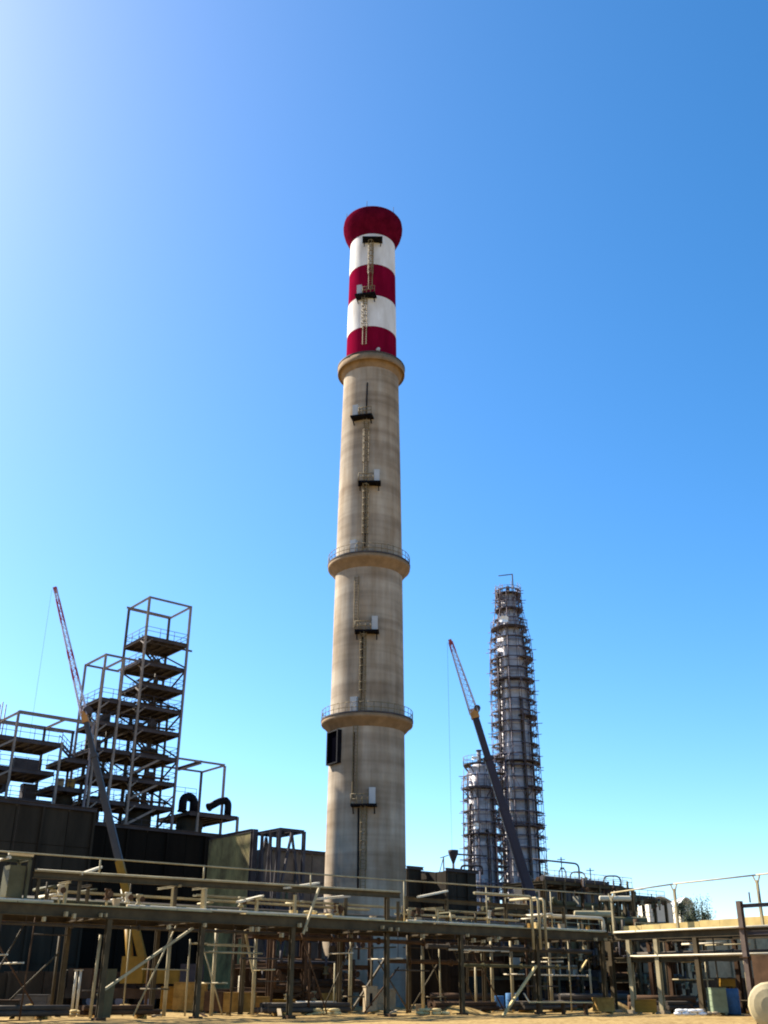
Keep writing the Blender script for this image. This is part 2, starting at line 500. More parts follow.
        if cage:
            mb = MB(); z = z0 + 2.2
            arc = [(0.36 * math.sin(b), 0.22 + 0.38 - 0.40 * math.cos(b)) for b in [R(40 + 40 * i) for i in range(8)]]
            while z < z1:
                for (s0, o0), (s1, o1) in zip(arc, arc[1:]):
                    mb.bar(P(z, o0, s0), P(z, o1, s1), 0.05, 0.08)
                z += 0.9
            for s_, o_ in arc[1:-1:2]: mb.bar(P(z0 + 2.2, o_, s_), P(z1, o_, s_), 0.05, 0.05)
            mb.build('cage', m, lad)
    flight(363.5, 893, 363.5, 806)
    flight(355, 800, 356, 726, False)
    flight(362.5, 712, 364, 634)
    flight(356.5, 628, 357.5, 577, False)
    flight(365, 553, 366.5, 486)
    flight(365.5, 480, 367, 422)
    flight(365, 345, 365.5, 300)
    flight(370.5, 290, 371, 244)
    def conduit(pts):
        q = []
        for px, py in pts:
            a, z = stack_hit(px, py); r = stack_r(z) + 0.09
            q.append(SC + Vector((math.cos(a) * r, math.sin(a) * r, z)))
        MB().path(q, 0.085, 6).build('conduit', M_DUCT, T)
    conduit([(358, 892), (358.5, 830), (358.6, 808)])
    conduit([(352.5, 800), (353.5, 765), (354.3, 732)])
    conduit([(360.5, 704), (362, 670), (363, 637)])
    conduit([(365, 548), (365.5, 515), (366, 489)])
    conduit([(366.5, 416), (367, 395), (367.4, 383)])
    # dark framed opening at the left under the lowest ring
    a0, z0 = stack_hit(335.2, 731.5); _, z1 = stack_hit(335.2, 763)
    n = Vector((math.cos(a0), math.sin(a0), 0)); t = Vector((-n.y, n.x, 0)); r = stack_r(z0)
    z0 -= 0.1
    h = (z0 - z1) / 2; cz = (z0 + z1) / 2
    D = MB()
    c = SC + n * (r + 0.05) + ZV * cz
    for s in (-1, 1):
        D.box(c + t * (1.02 * s), t * 0.09, n * 0.34, ZV * h)
        D.box(c + ZV * ((h + 0.06) * s), t * 1.11, n * 0.34, ZV * 0.06)
    d = D.build('duct_opening', M_DUCT, T)
    MB().box(c + n * 0.02, t * 0.93, n * 0.05, ZV * h).build('opening_back', M_VOID, d)  # shallow plate, blackened to pass for the dark inside of the hole
    # small round light housing on the lowest red band
    a, z = stack_hit(378, 350)
    nn = Vector((math.cos(a), math.sin(a), 0)); c = SC + nn * (stack_r(z)) + ZV * z
    MB().tube(c - nn * 0.1, c + nn * 0.35, 0.28, 12, 0.2).build('warning_light', M_CAB, T)
chimney()

# ------------------------------------------------------------------ the furnace blocks and the steel frames above them
def clad_block(name, label, u0, u1, v0, v1, z1, m, pw=2.4, ph=3.4, parapet=True, cat='building', z0=0.0):
    """A block whose walls to the front (-V) and left (-U) carry separate sheet panels and posts."""
    T = thing(name, W((u0 + u1) / 2, (v0 + v1) / 2, 0), label, cat)
    MB().gbox(u0 + 0.1, u1 - 0.1, v0 + 0.1, v1 - 0.1, z0 - 0.3, z1 - 0.08).build('wall', m, T)
    n = max(1, round((u1 - u0) / pw)); k = max(1, round((z1 - z0) / ph))
    for i in range(n):
        for j in range(k):
            a = u0 + (u1 - u0) * i / n; b = u0 + (u1 - u0) * (i + 1) / n
            c = z0 + (z1 - z0) * j / k; d = z0 + (z1 - z0) * (j + 1) / k
            off = random.uniform(0.0, 0.05)
            MB().gbox(a + 0.03, b - 0.03, v0 - 0.02 - off, v0 + 0.11, c + 0.03, d - 0.03).build('panel', m, T)
    n2 = max(1, round((v1 - v0) / pw))
    for i in range(n2):
        a = v0 + (v1 - v0) * i / n2; b = v0 + (v1 - v0) * (i + 1) / n2
        MB().gbox(u0 - 0.02 - random.uniform(0, 0.04), u0 + 0.11, a + 0.03, b - 0.03, z0, z1 - 0.03).build('panel', m, T)
    for i in range(0, n + 1, 2):
        a = u0 + (u1 - u0) * i / n
        ib('stiffener', W(a, v0 - 0.2, z0), W(a, v0 - 0.2, z1), 0.22, 0.26, m, T, VV_)
    if parapet:
        ib('cap_beam', W(u0 - 0.2, v0 - 0.16, z1 + 0.12), W(u1 + 0.2, v0 - 0.16, z1 + 0.12), 0.4, 0.36, M_STEELD, T)
    return T
clad_block('furnace_casing', 'tall dark sheet-clad furnace block at the left edge under the low steel frame', 22, 42.4, 97.6, 119, 17.0, M_CASE)
clad_block('furnace_casing', 'black sheet-clad furnace block below the tallest steel frame and behind the left crane boom', 42.6, 58.2, 99.7, 119, 16.1, M_CASE2)

VF, VB = 107.7, 113.2
LV = [17.2, 20.0, 22.7, 25.5, 28.4, 31.0, 33.5, 36.2, 39.2]
def deck(T, u0, u1, v0, v1, z, m=M_GRATE, joists=True, open_=None):
    """A grating floor on edge beams and joists."""
    d = MB().gbox(u0, u1, v0, v1, z - 0.06, z).build('floor_grating', m, T)
    for v in (v0, v1): ib('edge_beam', W(u0, v, z - 0.27), W(u1, v, z - 0.27), 0.2, 0.42, M_STEELD, d)
    for u in (u0, u1): ib('edge_beam', W(u, v0, z - 0.24), W(u, v1, z - 0.24), 0.2, 0.32, M_STEELD, d)
    if joists:
        n = max(2, round((u1 - u0) / 1.1))
        for i in range(1, n):
            u = u0 + (u1 - u0) * i / n
            ib('joist', W(u, v0 + 0.1, z - 0.18), W(u, v1 - 0.1, z - 0.18), 0.14, 0.22, M_STEELD, d)
    return d
def rails(T, u0, u1, v0, v1, z, sides='fblr'):
    if 'f' in sides: handrail(T, W(u0, v0, z), W(u1, v0, z))
    if 'b' in sides: handrail(T, W(u0, v1, z), W(u1, v1, z))
    if 'l' in sides: handrail(T, W(u0, v0, z), W(u0, v1, z))
    if 'r' in sides: handrail(T, W(u1, v0, z), W(u1, v1, z))
def col(T, u, v, z0, z1, m=M_STEELB, w=0.25): return ib('column', W(u, v, z0), W(u, v, z1), w, w, m, T, VV_)
def beam(T, a, b, m=M_STEEL, w=0.16, h=0.22): return ib('beam', W(*a), W(*b), w, h, m, T)
def brace(T, a, b, m=M_STEELD, w=0.16): return bar('brace', W(*a), W(*b), w, w, m, T)
def stair(T, a, b, wdt=0.8, m=M_STEELD, rail=True):
    """Open stair flight between two points with two stringers, treads and rails."""
    a, b = W(*a), W(*b)
    d = b - a; hd = Vector((d.x, d.y, 0)).normalized(); s = Vector((-hd.y, hd.x, 0)) * (wdt / 2)
    mb = MB()
    for k in (-1, 1):
        mb.bar(a + s * k, b + s * k, 0.08, 0.24)
        if rail:
            mb.bar(a + s * k + ZV * 1.0, b + s * k + ZV * 1.0, 0.06)
            for t in (0, 0.33, 0.66, 1.0):
                p = a.lerp(b, t) + s * k; mb.bar(p, p + ZV * 1.0, 0.05)
    n = max(3, int(abs(d.z) / 0.25))
    for i in range(n):
        p = a.lerp(b, (i + 0.5) / n)
        mb.box(p, hd * 0.12, s, ZV * 0.02)
    return mb.build('stair_flight', m, T)

def tall_frame():
    T = thing('process_structure', W(53.3, 110.4, 16.1), 'tallest open steel frame with stacked dark floors and a bare top bay', 'steel frame')
    U0, U1 = 50.55, 56.1
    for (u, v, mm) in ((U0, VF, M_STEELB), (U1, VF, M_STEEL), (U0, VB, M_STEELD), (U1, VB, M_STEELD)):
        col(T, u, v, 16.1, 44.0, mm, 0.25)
    for v in (VF, VB): beam(T, (U0, v, 43.9), (U1, v, 43.9))
    for u in (U0, U1): beam(T, (u, VF, 43.87), (u, VB + 0.0, 43.87))
    beam(T, (U0 - 0.9, 111.9, 43.55), (U1 - 0.4, 111.9, 43.55))
    # a light davit beam sticking out below the top floor
    beam(T, (U0 + 0.3, VF + 0.6, 38.6), (U1 + 1.0, VF + 0.6, 38.6), M_STEELD, 0.14, 0.2)
    deck(T, U0, U1, VF, VB, 39.2); rails(T, U0, U1, VF, VB, 39.2, 'fblr')
    deck(T, U0 - 0.2, U1, VF + 0.3, VB, 36.2); rails(T, U0, U1, VF + 0.3, VB, 36.2, 'bl')
    deck(T, U0 + 0.1, U1, VF, VB, 33.5); rails(T, U0 + 0.1, U1, VF, VB, 33.5, 'fbr')
    for z in LV[:6]:
        deck(T, U0, U1, VF, VB, z)
        rails(T, U0, U1, VF, VB, z, 'fblr')
    # knee braces and cross braces at the right bay and the back
    zz = LV + [44]
    for i, z in enumerate(LV[:-1]):
        z1 = LV[i + 1]
        if i % 2 == 0:
            brace(T, (U1, VF, z1 - 0.4), (U1, VB, z))
            brace(T, (U0, VB, z1 - 0.4), (U1, VB, z))
        else:
            brace(T, (U1, VB, z1 - 0.4), (U1, VF, z))
            brace(T, (U1, VB, z1 - 0.4), (U0, VB, z))
        brace(T, (U0, VF + 0.05, z1 - 1.1), (U0 + 0.9, VF + 0.05, z1 - 0.3), M_STEELB, 0.14)
        brace(T, (U0, VF, z1 - 1.1), (U0, VF + 1.2, z1 - 0.4), M_STEELB, 0.14)
        # zig-zag stair
        if i < 8:
            if i % 2 == 0: stair(T, (U0 + 1.0, VB - 0.9, z), (U1 - 1.0, VB - 0.9, z1))
            else: stair(T, (U1 - 1.0, VB - 2.0, z), (U0 + 1.0, VB - 2.0, z1))
    # pipes and boxes fixed on the floors
    rnd = random.Random(31)
    for u, v, r, za, zb in ((51.6, 111.5, 0.22, 17, 30.5), (54.6, 112.2, 0.3, 17, 38), (53.0, 112.6, 0.18, 20, 35.5), (55.3, 109.6, 0.15, 17, 32)):
        tube('riser', W(u, v, za), W(u, v, zb), r, M_PIPED, T, 10)
    for z in LV[:8]:
        for k in range(3 if z < 30 else 1):
            u = rnd.uniform(U0 + 0.5, U1 - 1.6); v = rnd.uniform(VF + 1.2, VB - 2.0)
            MB().gbox(u, u + rnd.uniform(0.5, 1.2), v, v + 0.8, z + 0.01, z + rnd.uniform(0.5, 1.5)).build('equipment_box', rnd.choice((M_STEELD, M_RUST, M_CASE)), T)
        tube('floor_pipe', W(U0 + 0.2, VF + rnd.uniform(0.6, 2), z + 0.5), W(U1 - 0.2, VF + rnd.uniform(0.6, 2), z + 0.5), 0.13, M_RUST, T, 8)
    # heavy tan diagonals low on the front
    for z in (20.0, 22.7, 25.5):
        brace(T, (U0, VF + 0.1, z - 2.4), (U0 + 3.6, VF + 0.1, z - 0.3), M_STEELB, 0.22)
    return T
tall_frame()

def mid_frame():
    T = thing('process_structure', W(48.2, 110.4, 16.1), 'middle-height open steel frame joined to the left side of the tallest frame', 'steel frame')
    U0, U1 = 45.95, 50.2
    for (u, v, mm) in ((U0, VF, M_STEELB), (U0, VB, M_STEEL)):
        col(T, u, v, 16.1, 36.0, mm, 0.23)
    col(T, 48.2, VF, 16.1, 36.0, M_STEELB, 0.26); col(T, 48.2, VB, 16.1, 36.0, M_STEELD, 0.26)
    for v in (VF, VB): beam(T, (U0, v, 35.9), (U1, v, 35.9))
    beam(T, (U0, VF, 35.87), (U0, VB, 35.87)); beam(T, (U1 - 0.3, VF, 35.87), (U1 - 0.3, VB, 35.87))
    beam(T, (48.2, VF, 35.8), (48.2, VB, 35.8))
    for z in LV[:6]:
        deck(T, U0, U1, VF, VB, z); rails(T, U0, U1, VF, VB, z, 'blf')
    for i, z in enumerate(LV[:5]):
        z1 = LV[i + 1]
        brace(T, (U0, VB, z), (U1, VB, z1 - 0.4)) if i % 2 else brace(T, (U0, VB, z1 - 0.4), (U1, VB, z))
        brace(T, (U0, VF, z1 - 1.3), (U0 + 1.0, VF, z1 - 0.35), M_STEELB, 0.15)
    rnd = random.Random(32)
    for z in LV[:6]:
        u = rnd.uniform(U0 + 0.4, U1 - 1.6)
        MB().gbox(u, u + rnd.uniform(0.6, 1.4), VF + 2.6, VF + 3.6, z + 0.01, z + rnd.uniform(0.6, 1.6)).build('equipment_box', rnd.choice((M_STEELD, M_RUST, M_CASE)), T)
    for u in (46.9, 49.2): tube('riser', W(u, VB - 0.9, 17), W(u, VB - 0.9, 30.8), 0.2, M_PIPED, T, 10)
    stair(T, (46.3, VF + 2, 25.5), (49.8, VF + 2, 28.4)); stair(T, (49.8, VF + 3, 22.7), (46.3, VF + 3, 25.5)); stair(T, (46.3, VF + 2, 28.4), (49.8, VF + 2, 31.0))
    return T
mid_frame()

def low_frame():
    T = thing('process_structure', W(40, 110, 16.9), 'long low steel frame at the left edge with railed decks open to the sky', 'steel frame')
    U0, U1 = 37.1, 45.7
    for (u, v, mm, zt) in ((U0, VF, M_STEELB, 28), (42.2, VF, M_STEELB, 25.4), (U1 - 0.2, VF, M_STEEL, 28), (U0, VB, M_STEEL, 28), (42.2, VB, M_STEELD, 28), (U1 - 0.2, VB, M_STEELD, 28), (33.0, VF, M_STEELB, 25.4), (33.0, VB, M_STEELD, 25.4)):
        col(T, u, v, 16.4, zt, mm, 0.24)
    for v in (VF, VB): beam(T, (U0, v, 27.9), (U1, v, 27.9), M_STEELB, 0.24, 0.34)
    beam(T, (U0, VF, 27.85), (U0, VB, 27.85), M_STEELB); beam(T, (42.2, VF, 27.85), (42.2, VB, 27.85), M_STEELB)
    deck(T, U0 - 4.1, 42.2, VF, VB, 25.3); rails(T, U0 - 4.1, 42.2, VF, VB, 25.3, 'fb')
    deck(T, 42.9, U1, VF, VB, 23.9); rails(T, 43, U1, VF, VB, 23.9, 'b')
    stair(T, (42.2, VF + 0.5, 25.3), (43.9, VF + 0.5, 23.9))
    deck(T, U0 - 4.1, 41.8, VF, VB, 22.2); rails(T, U0 - 4.1, 41.8, VF, VB, 22.2, 'fb')
    deck(T, 41.9, U1, VF + 0.4, VB, 20.9); rails(T, 42, U1, VF + 0.4, VB, 20.9, 'fb')
    deck(T, U0 - 4.1, 42.0, VF, VB, 19.2); rails(T, U0 - 4.1, 42, VF, VB, 19.2, 'fb')
    deck(T, 42.1, U1, VF, VB, 18.2); rails(T, 42.2, U1, VF, VB, 18.2, 'b')
    brace(T, (U0, VB, 19.3), (39.2, VB, 21.8)); brace(T, (33, VF, 19.4), (U0, VF, 21.8), M_STEELB, 0.2)
    brace(T, (41.9, VF + 2, 16.6), (44.0, VF + 2, 18.0), M_STEEL, 0.2); brace(T, (33, VF, 22.4), (U0, VF, 25), M_STEELB, 0.2)
    # cabinet and hanging lamp are fixed to the frame
    MB().gbox(37.8, 40.4, VF + 1, VF + 2, 22.21, 23.4).build('control_cabinet', M_STEELD, T)
    MB().gbox(40.2, 41.6, VB - 1.5, VB - 0.5, 19.21, 21.4).build('control_cabinet', M_STEELD, T)
    return T
low_frame()

def annex_frame():
    T = thing('process_structure', W(60, 110, 16.1), 'small bare steel bay on the right of the tallest frame, over black ducts', 'steel frame')
    u0, u1 = 57.3, 62.4
    for v in (VF, VB): beam(T, (u0 - 1.0, v, 25.5), (u1, v, 25.5))
    beam(T, (u1, VF, 25.45), (u1, VB, 25.45)); beam(T, (59.2, VF, 25.45), (59.2, VB, 25.45), M_STEELD, 0.3, 0.4)
    col(T, u1, VF, 16.0, 25.4, M_STEEL); col(T, u1, VB, 16.0, 25.4, M_STEELD); col(T, 58.2, VF - 2, 13.5, 19.4, M_STEELB)
    col(T, 63.4, VF - 2, 13.5, 19.4, M_STEELB, 0.26)
    deck(T, 57.2, 63.4, VF - 2, VB, 19.5)
    deck(T, 58.2, 63.4, VF - 2, VB, 16.0); rails(T, 58.2, 63.4, VF - 2, VB, 16.0, 'frb')
    rails(T, 57, 60, VF + 2, VB, 21.6, 'f')
    brace(T, (56.4, VB, 19.6), (59, VB, 22.4))
    for u in (58.4, 63.2):
        col(T, u, VF - 1.9, 0, 15.7, M_STEELD, 0.36)
    return T
annex_frame()

def elbow_duct(label, pts, r, m=M_DUCT):
    T = thing('duct', (Vector(pts[0])), label, 'duct')
    MB().path(route(pts, r * 1.5), r, 14).build('duct_shell', m, T)
    for p, q in ((pts[0], pts[1]), (pts[-1], pts[-2])):
        p, q = Vector(p), Vector(q); d = (q - p).normalized()
        MB().tube(p, p + d * 0.15, r * 1.18, 14).build('flange', m, T)
elbow_duct('fat black elbow duct between the tallest frame and the small bare bay', [W(56.9, 107.0, 19.5), W(56.9, 107.0, 21.2), W(58.3, 107.0, 21.2), W(58.3, 107.0, 19.5)], 0.48)
elbow_duct('black curved duct at the right end of the small bare bay', [W(60.2, 107.0, 20.3), W(61.9, 107.0, 21.3), W(62.8, 107.0, 21.3), W(62.8, 107.0, 19.5)], 0.42)
def vessel(label, c, r, z0, z1, m, cat='vessel', name='process_vessel', legs=True):
    T = thing(name, Vector((c.x, c.y, z0)), label, cat)
    base = z0 + (1.2 if legs else 0)
    c0 = Vector((c.x, c.y, 0))
    MB().lathe(c0, [(0.01, base - r * 0.35), (r * 0.6, base - r * 0.25), (r * 0.95, base), (r, base + 0.2), (r, z1 - 0.2), (r * 0.95, z1), (r * 0.6, z1 + r * 0.25), (0.01, z1 + r * 0.35)], 24).build('shell', m, T)
    for k in (0.3, 0.7):
        z = base + (z1 - base) * k
        MB().lathe(c0, [(r, z - 0.06), (r + 0.06, z - 0.06), (r + 0.06, z + 0.06), (r, z + 0.06)], 24, False).build('girth_band', m, T)
    if legs:
        for a in (45, 135, 225, 315):
            p = c0 + Vector((math.cos(R(a)), math.sin(R(a)), 0)) * r * 0.8
            MB().bar(p + ZV * z0, p + ZV * (base + 0.3), 0.16).build('leg', m, T)
    MB().tube(c0 + ZV * (z1 + r * 0.3), c0 + ZV * (z1 + r * 0.3 + 0.5), r * 0.25, 10).build('nozzle', m, T)
    return T
vessel('dark round vessel on the deck under the small bare bay', W(58.8, 108.6, 0), 1.5, 16.0, 19.0, M_CASE, legs=False)
vessel('dark upright vessel inside the lowest floors of the tallest frame', W(53.2, 110.2, 0), 1.3, 16.1, 19.4, M_CASE)
vessel('squat dark vessel behind the left crane boom on the low frame deck', W(44.4, 110.5, 0), 0.9, 18.2, 20.2, M_CASE)

def drum(label, p0, p1, r, m, cat='drum', name='horizontal_drum', saddle=True, nozzle=True):
    p0, p1 = Vector(p0), Vector(p1)
    T = thing(name, Vector(((p0.x + p1.x) / 2, (p0.y + p1.y) / 2, p0.z - r - 0.4 if saddle else p0.z - r)), label, cat)
    d = (p1 - p0).normalized()
    mb = MB(); mb.tube(p0, p1, r, 20, caps=False)
    for p, s in ((p0, -1), (p1, 1)):
        prev, pr = p, r
        for k in (1, 2, 3, 4):
            q = p + d * (s * r * 0.4 * math.sin(k * math.pi / 8)); rr = r * math.cos(k * math.pi / 8) + 0.001
            if s > 0: mb.tube(prev, q, pr, 20, rr, caps=False)
            else: mb.tube(q, prev, rr, 20, pr, caps=False)
            prev, pr = q, rr
    mb.build('shell', m, T)
    if saddle:
        for t in (0.22, 0.78):
            p = p0.lerp(p1, t); x = d.cross(ZV).normalized()
            MB().box(p - ZV * (r * 0.75 + 0.2), x * r * 0.8, d * 0.15, ZV * (r * 0.25 + 0.2)).build('saddle', M_STEELD, T)
    c = p0.lerp(p1, 0.5)
    if nozzle: MB().tube(c + ZV * r * 0.95, c + ZV * (r + 0.45), r * 0.22, 10).build('nozzle', m, T)
    return T
drum('brown horizontal drum on the low frame deck at the far left', W(35.6, 108.6, 20.9), W(37.2, 108.6, 20.9), 0.9, M_RUST)
# small loose things on the decks
def crate(label, c, ux, vy, h, m, planks=3, rot=0.0, cat='crate', name='crate', group=None):
    c = Vector(c)
    T = thing(name, c, label, cat, group)
    a = Vector((math.cos(rot), math.sin(rot), 0)); b = Vector((-a.y, a.x, 0))
    MB().box(c + ZV * (h / 2 + 0.06), a * (ux / 2 - 0.03), b * (vy / 2 - 0.03), ZV * (h / 2 - 0.07)).build('body', m, T)
    for s in (-1, 1):
        for i in range(planks):
            z = c.z + 0.12 + (h - 0.14) * (i + 0.5) / planks
            hh = (h - 0.14) / planks / 2 - 0.012
            MB().box(Vector((c.x, c.y, z)) + b * (s * (vy / 2)), a * (ux / 2), b * 0.025, ZV * hh).build('plank', m, T)
            MB().box(Vector((c.x, c.y, z)) + a * (s * (ux / 2)), b * (vy / 2 - 0.03), a * 0.025, ZV * hh).build('plank', m, T)
    MB().box(c + ZV * (h + 0.03), a * (ux / 2 + 0.04), b * (vy / 2 + 0.04), ZV * 0.03).build('lid', m, T)
    for s in (-1, 1): MB().box(c + a * (s * ux * 0.35) + ZV * 0.05, a * 0.08, b * (vy / 2), ZV * 0.05).build('skid', m, T)
    return T
crate('small orange crate on the low frame deck beside the crane boom', W(44.2, 108.6, 20.9), 0.7, 0.7, 0.9, M_CRATE)
crate('pale crate on the low frame deck next to the orange crate', W(43.0, 108.6, 20.9), 0.6, 0.6, 0.8, M_BLOCK)

# ------------------------------------------------------------------ panel wall, truss box and low wall between the furnace and the chimney
def side_panel():
    vN = 88.0
    u, _, zN = atv(251, 830.5, vN)
    vF = atu(209, 843, u)[1]
    T = thing('plate_wall', W(u, vN, 0), 'upright patchy green and rust plate wall right of the black furnace', 'plate wall')
    n = 3
    for i in range(n):
        a = vN + (vF - vN) * i / n; b = vN + (vF - vN) * (i + 1) / n
        MB().gbox(u, u + 0.12, a + 0.02, b - 0.02, 0, zN - 0.15).build('panel', M_PATINA, T)
    MB().gbox(u + 0.13, u + 0.3, vN, vF, -0.2, zN - 0.3).build('wall', M_CASE, T)
    ib('end_column', W(u + 0.25, vN - 0.25, 0), W(u + 0.25, vN - 0.25, zN + 0.1), 0.55, 0.5, M_STEELD, T, VV_)
    ib('cap_beam', W(u + 0.1, vN - 0.1, zN), W(u + 0.1, vF, zN), 0.34, 0.3, M_STEELD, T)
    return u, vN, zN
PU, PV, PZ = side_panel()
def truss_box():
    v0 = 84.0
    uN, _, zN = atv(279.5, 829, v0)
    uR, _, _ = atv(304, 832, v0)
    v1 = atu(254, 837, uN)[1]
    T = thing('braced_frame', W(uN, v0, 0), 'dark braced steel box frame left of the chimney base', 'steel frame')
    for u in (uN, uR):
        for v in (v0, v1):
            col(T, u, v, 0, zN, M_STEELD, 0.3)
    for k in range(4):
        vv = v0 + (v1 - v0) * k / 3
        beam(T, (uN, vv, zN), (uR, vv, zN), M_STEELD, 0.2, 0.26)
    for u in (uN, uR, (uN + uR) / 2): beam(T, (u, v0, zN - 0.03), (u, v1, zN - 0.03), M_STEELD, 0.2, 0.26)
    zm = zN * 0.52
    um = (uN + uR) / 2
    for v in (v0, v1):
        beam(T, (uN, v, zm), (uR, v, zm), M_STEELD); brace(T, (um, v, zN - 0.2), (uN, v, zm), M_STEELD, 0.2); brace(T, (um, v, zN - 0.2), (uR, v, zm), M_STEELD, 0.2)
        brace(T, (um, v, zm - 0.2), (uN, v, 0.1), M_STEELD, 0.2); brace(T, (um, v, zm - 0.2), (uR, v, 0.1), M_STEELD, 0.2)
    for i in range(3):
        a = v0 + (v1 - v0) * i / 3; b = v0 + (v1 - v0) * (i + 1) / 3
        brace(T, (uN, a, zN - 0.2), (uN, (a + b) / 2, zm), M_STEELD, 0.16); brace(T, (uN, b, zN - 0.2), (uN, (a + b) / 2, zm), M_STEELD, 0.16)
        beam(T, (uN, a, zm), (uN, b, zm), M_STEELD); col(T, uN, b, 0, zN, M_STEELD, 0.24)
    # a plated platform part-way up
    deck(T, uN + 0.3, uR - 0.3, v0 + 0.3, v1, zm + 0.6)
    for du in (0.5, 1.2, 1.9):
        tube('riser', W(uN + du, v0 + 1.2, 0), W(uN + du, v0 + 1.2, zm + 2.2), 0.14, M_PIPEG, T)
truss_box()
clad_block('low_shed', 'dark grey sheet shed just left of the chimney behind the braced frame', atv(262, 850, 100)[0], atv(328, 855, 100)[0], 100, 106, atv(315, 854, 100)[2], M_SHED, 2.2, 2.8, cat='shed')
clad_block('long_shed', 'long dark shed behind the chimney and the twin columns', 82.5, 118, 104, 110, 10.4, M_CASE, 2.6, 3.2, cat='shed')

# ------------------------------------------------------------------ cranes
def crane(label, base, pivot, head, tip, mboom, mbase, jib_red, base_len, w0, mcar=None):
    mcar = mcar or mbase
    """A telescopic truck crane: carrier, cab, counterweight, boom of three sections and a lattice jib."""
    base, pivot, head, tip = Vector(base), Vector(pivot), Vector(head), Vector(tip)
    T = thing('mobile_crane', base, label, 'crane')
    d = (head - pivot).normalized()
    h = Vector((d.x, d.y, 0)).normalized()            # the way the boom leans
    s = Vector((-h.y, h.x, 0))
    b = base
    body = MB().box(b + ZV * 1.15, h * 6.2, s * 1.35, ZV * 0.35).build('carrier', mcar, T)
    for i in range(5):
        for k in (-1, 1):
            c = b + h * (-4.6 + 2.2 * i) + s * (1.1 * k) + ZV * 0.62
            w = MB().tube(c - s * 0.2, c + s * 0.2, 0.62, 16).build('wheel', M_RUBBER, T)
            MB().tube(c - s * 0.23, c + s * 0.23, 0.3, 12).build('rim', M_STEEL, w)
    cabc = b + h * 5.2 + ZV * 2.2
    cb = MB().box(cabc, h * 0.9, s * 1.3, ZV * 0.7).build('drive_cab', mcar, T)
    MB().box(cabc + h * 0.91 + ZV * 0.15, h * 0.02, s * 1.1, ZV * 0.4).build('windscreen', M_GLASS, cb)
    MB().tube(b + ZV * 1.5, b + ZV * 1.85, 1.1, 24).build('slew_ring', M_STEELD, T)
    MB().box(b - h * 0.6 + ZV * 2.35, h * 2.3, s * 1.15, ZV * 0.5).build('turntable', mbase, T)
    MB().box(b - h * 3.2 + ZV * 2.45, h * 0.7, s * 1.35, ZV * 0.8).build('counterweight', M_STEELD, T)
    oc = b + h * 1.1 + s * 1.45 + ZV * 2.8
    c2 = MB().box(oc, h * 0.85, s * 0.45, ZV * 0.95).build('operator_cab', mbase, T)
    MB().box(oc + h * 0.86 + ZV * 0.2, h * 0.015, s * 0.38, ZV * 0.6).build('cab_window', M_GLASS, c2)
    for i in (-1, 1):
        for k in (-1, 1):
            o = b + h * (3.0 * i) + ZV * 0.9
            leg = MB().bar(o + s * (1.3 * k), o + s * (3.3 * k), 0.32, 0.32).build('outrigger', mcar, T)
            MB().tube(o + s * (3.2 * k), Vector((o.x, o.y, b.z + 0.12)) + s * (3.2 * k), 0.12, 8).build('jack', M_GALV, leg)
            pc = Vector((o.x, o.y, b.z)) + s * (3.2 * k)
            MB().box(pc + ZV * 0.06, h * 0.4, s * 0.4, ZV * 0.06).build('pad', M_WOOD, leg)
    up = d.cross(s); up = up if up.z > 0 else -up
    L = (head - pivot).length
    def section(a, e, w, m, nm):
        a_, e_ = pivot + d * a, pivot + d * e
        mb = MB(); hh = w * 1.15
        pr = [(-w / 2, -hh * 0.28), (-w * 0.3, -hh / 2), (w * 0.3, -hh / 2), (w / 2, -hh * 0.28), (w / 2, hh * 0.4), (w * 0.4, hh / 2), (-w * 0.4, hh / 2), (-w / 2, hh * 0.4)]
        vs = [a_ + s * x + up * y for x, y in pr] + [e_ + s * x + up * y for x, y in pr]
        mb.add(vs, [list(range(8))[::-1], list(range(8, 16))] + [(i, (i + 1) % 8, (i + 1) % 8 + 8, i + 8) for i in range(8)])
        o = mb.build(nm, m, T)
        return o
    section(-0.8, base_len, w0 * 1.08, mbase, 'boom_base')
    section(base_len - 0.6, base_len + (L - base_len) * 0.42, w0, mboom, 'boom_section')
    section(base_len + (L - base_len) * 0.42 - 0.5, base_len + (L - base_len) * 0.72, w0 * 0.86, mboom, 'boom_section')
    section(base_len + (L - base_len) * 0.72 - 0.5, L, w0 * 0.72, mboom, 'boom_section')
    for t in (0.42, 0.72):
        a = base_len + (L - base_len) * t
        section(a - 0.25, a + 0.1, w0 * 1.12, mboom, 'boom_collar')
    # luffing cylinder
    foot = b + h * 1.5 + ZV * 2.0
    MB().tube(foot, foot.lerp(pivot + d * base_len * 0.75, 0.55), 0.28, 12).build('luffing_cylinder', mbase, T)
    MB().tube(foot.lerp(pivot + d * base_len * 0.75, 0.5), pivot + d * base_len * 0.75 - up * w0 * 0.5, 0.17, 10).build('cylinder_rod', M_GALV, T)
    # head with sheaves
    hd = MB().box(head - d * 0.1, d * 0.5, s * w0 * 0.46, up * w0 * 0.5).build('boom_head', M_ORANGE, T)
    for k in (-0.4, 0, 0.4):
        c = head + d * 0.35 + up * 0.45 + s * (k * w0)
        MB().tube(c - s * 0.06, c + s * 0.06, 0.34, 14).build('sheave', M_STEELD, hd)
    # lattice jib
    jd = (tip - head).normalized(); ju = jd.cross(s); ju = ju if ju.z > 0 else -ju
    JL = (tip - head).length; nb = 14
    def jp(t, a, c):
        w = 0.5 * w0 * (1 - 0.55 * t)
        return head + jd * (JL * t) + s * (w * a) + ju * (w * c)
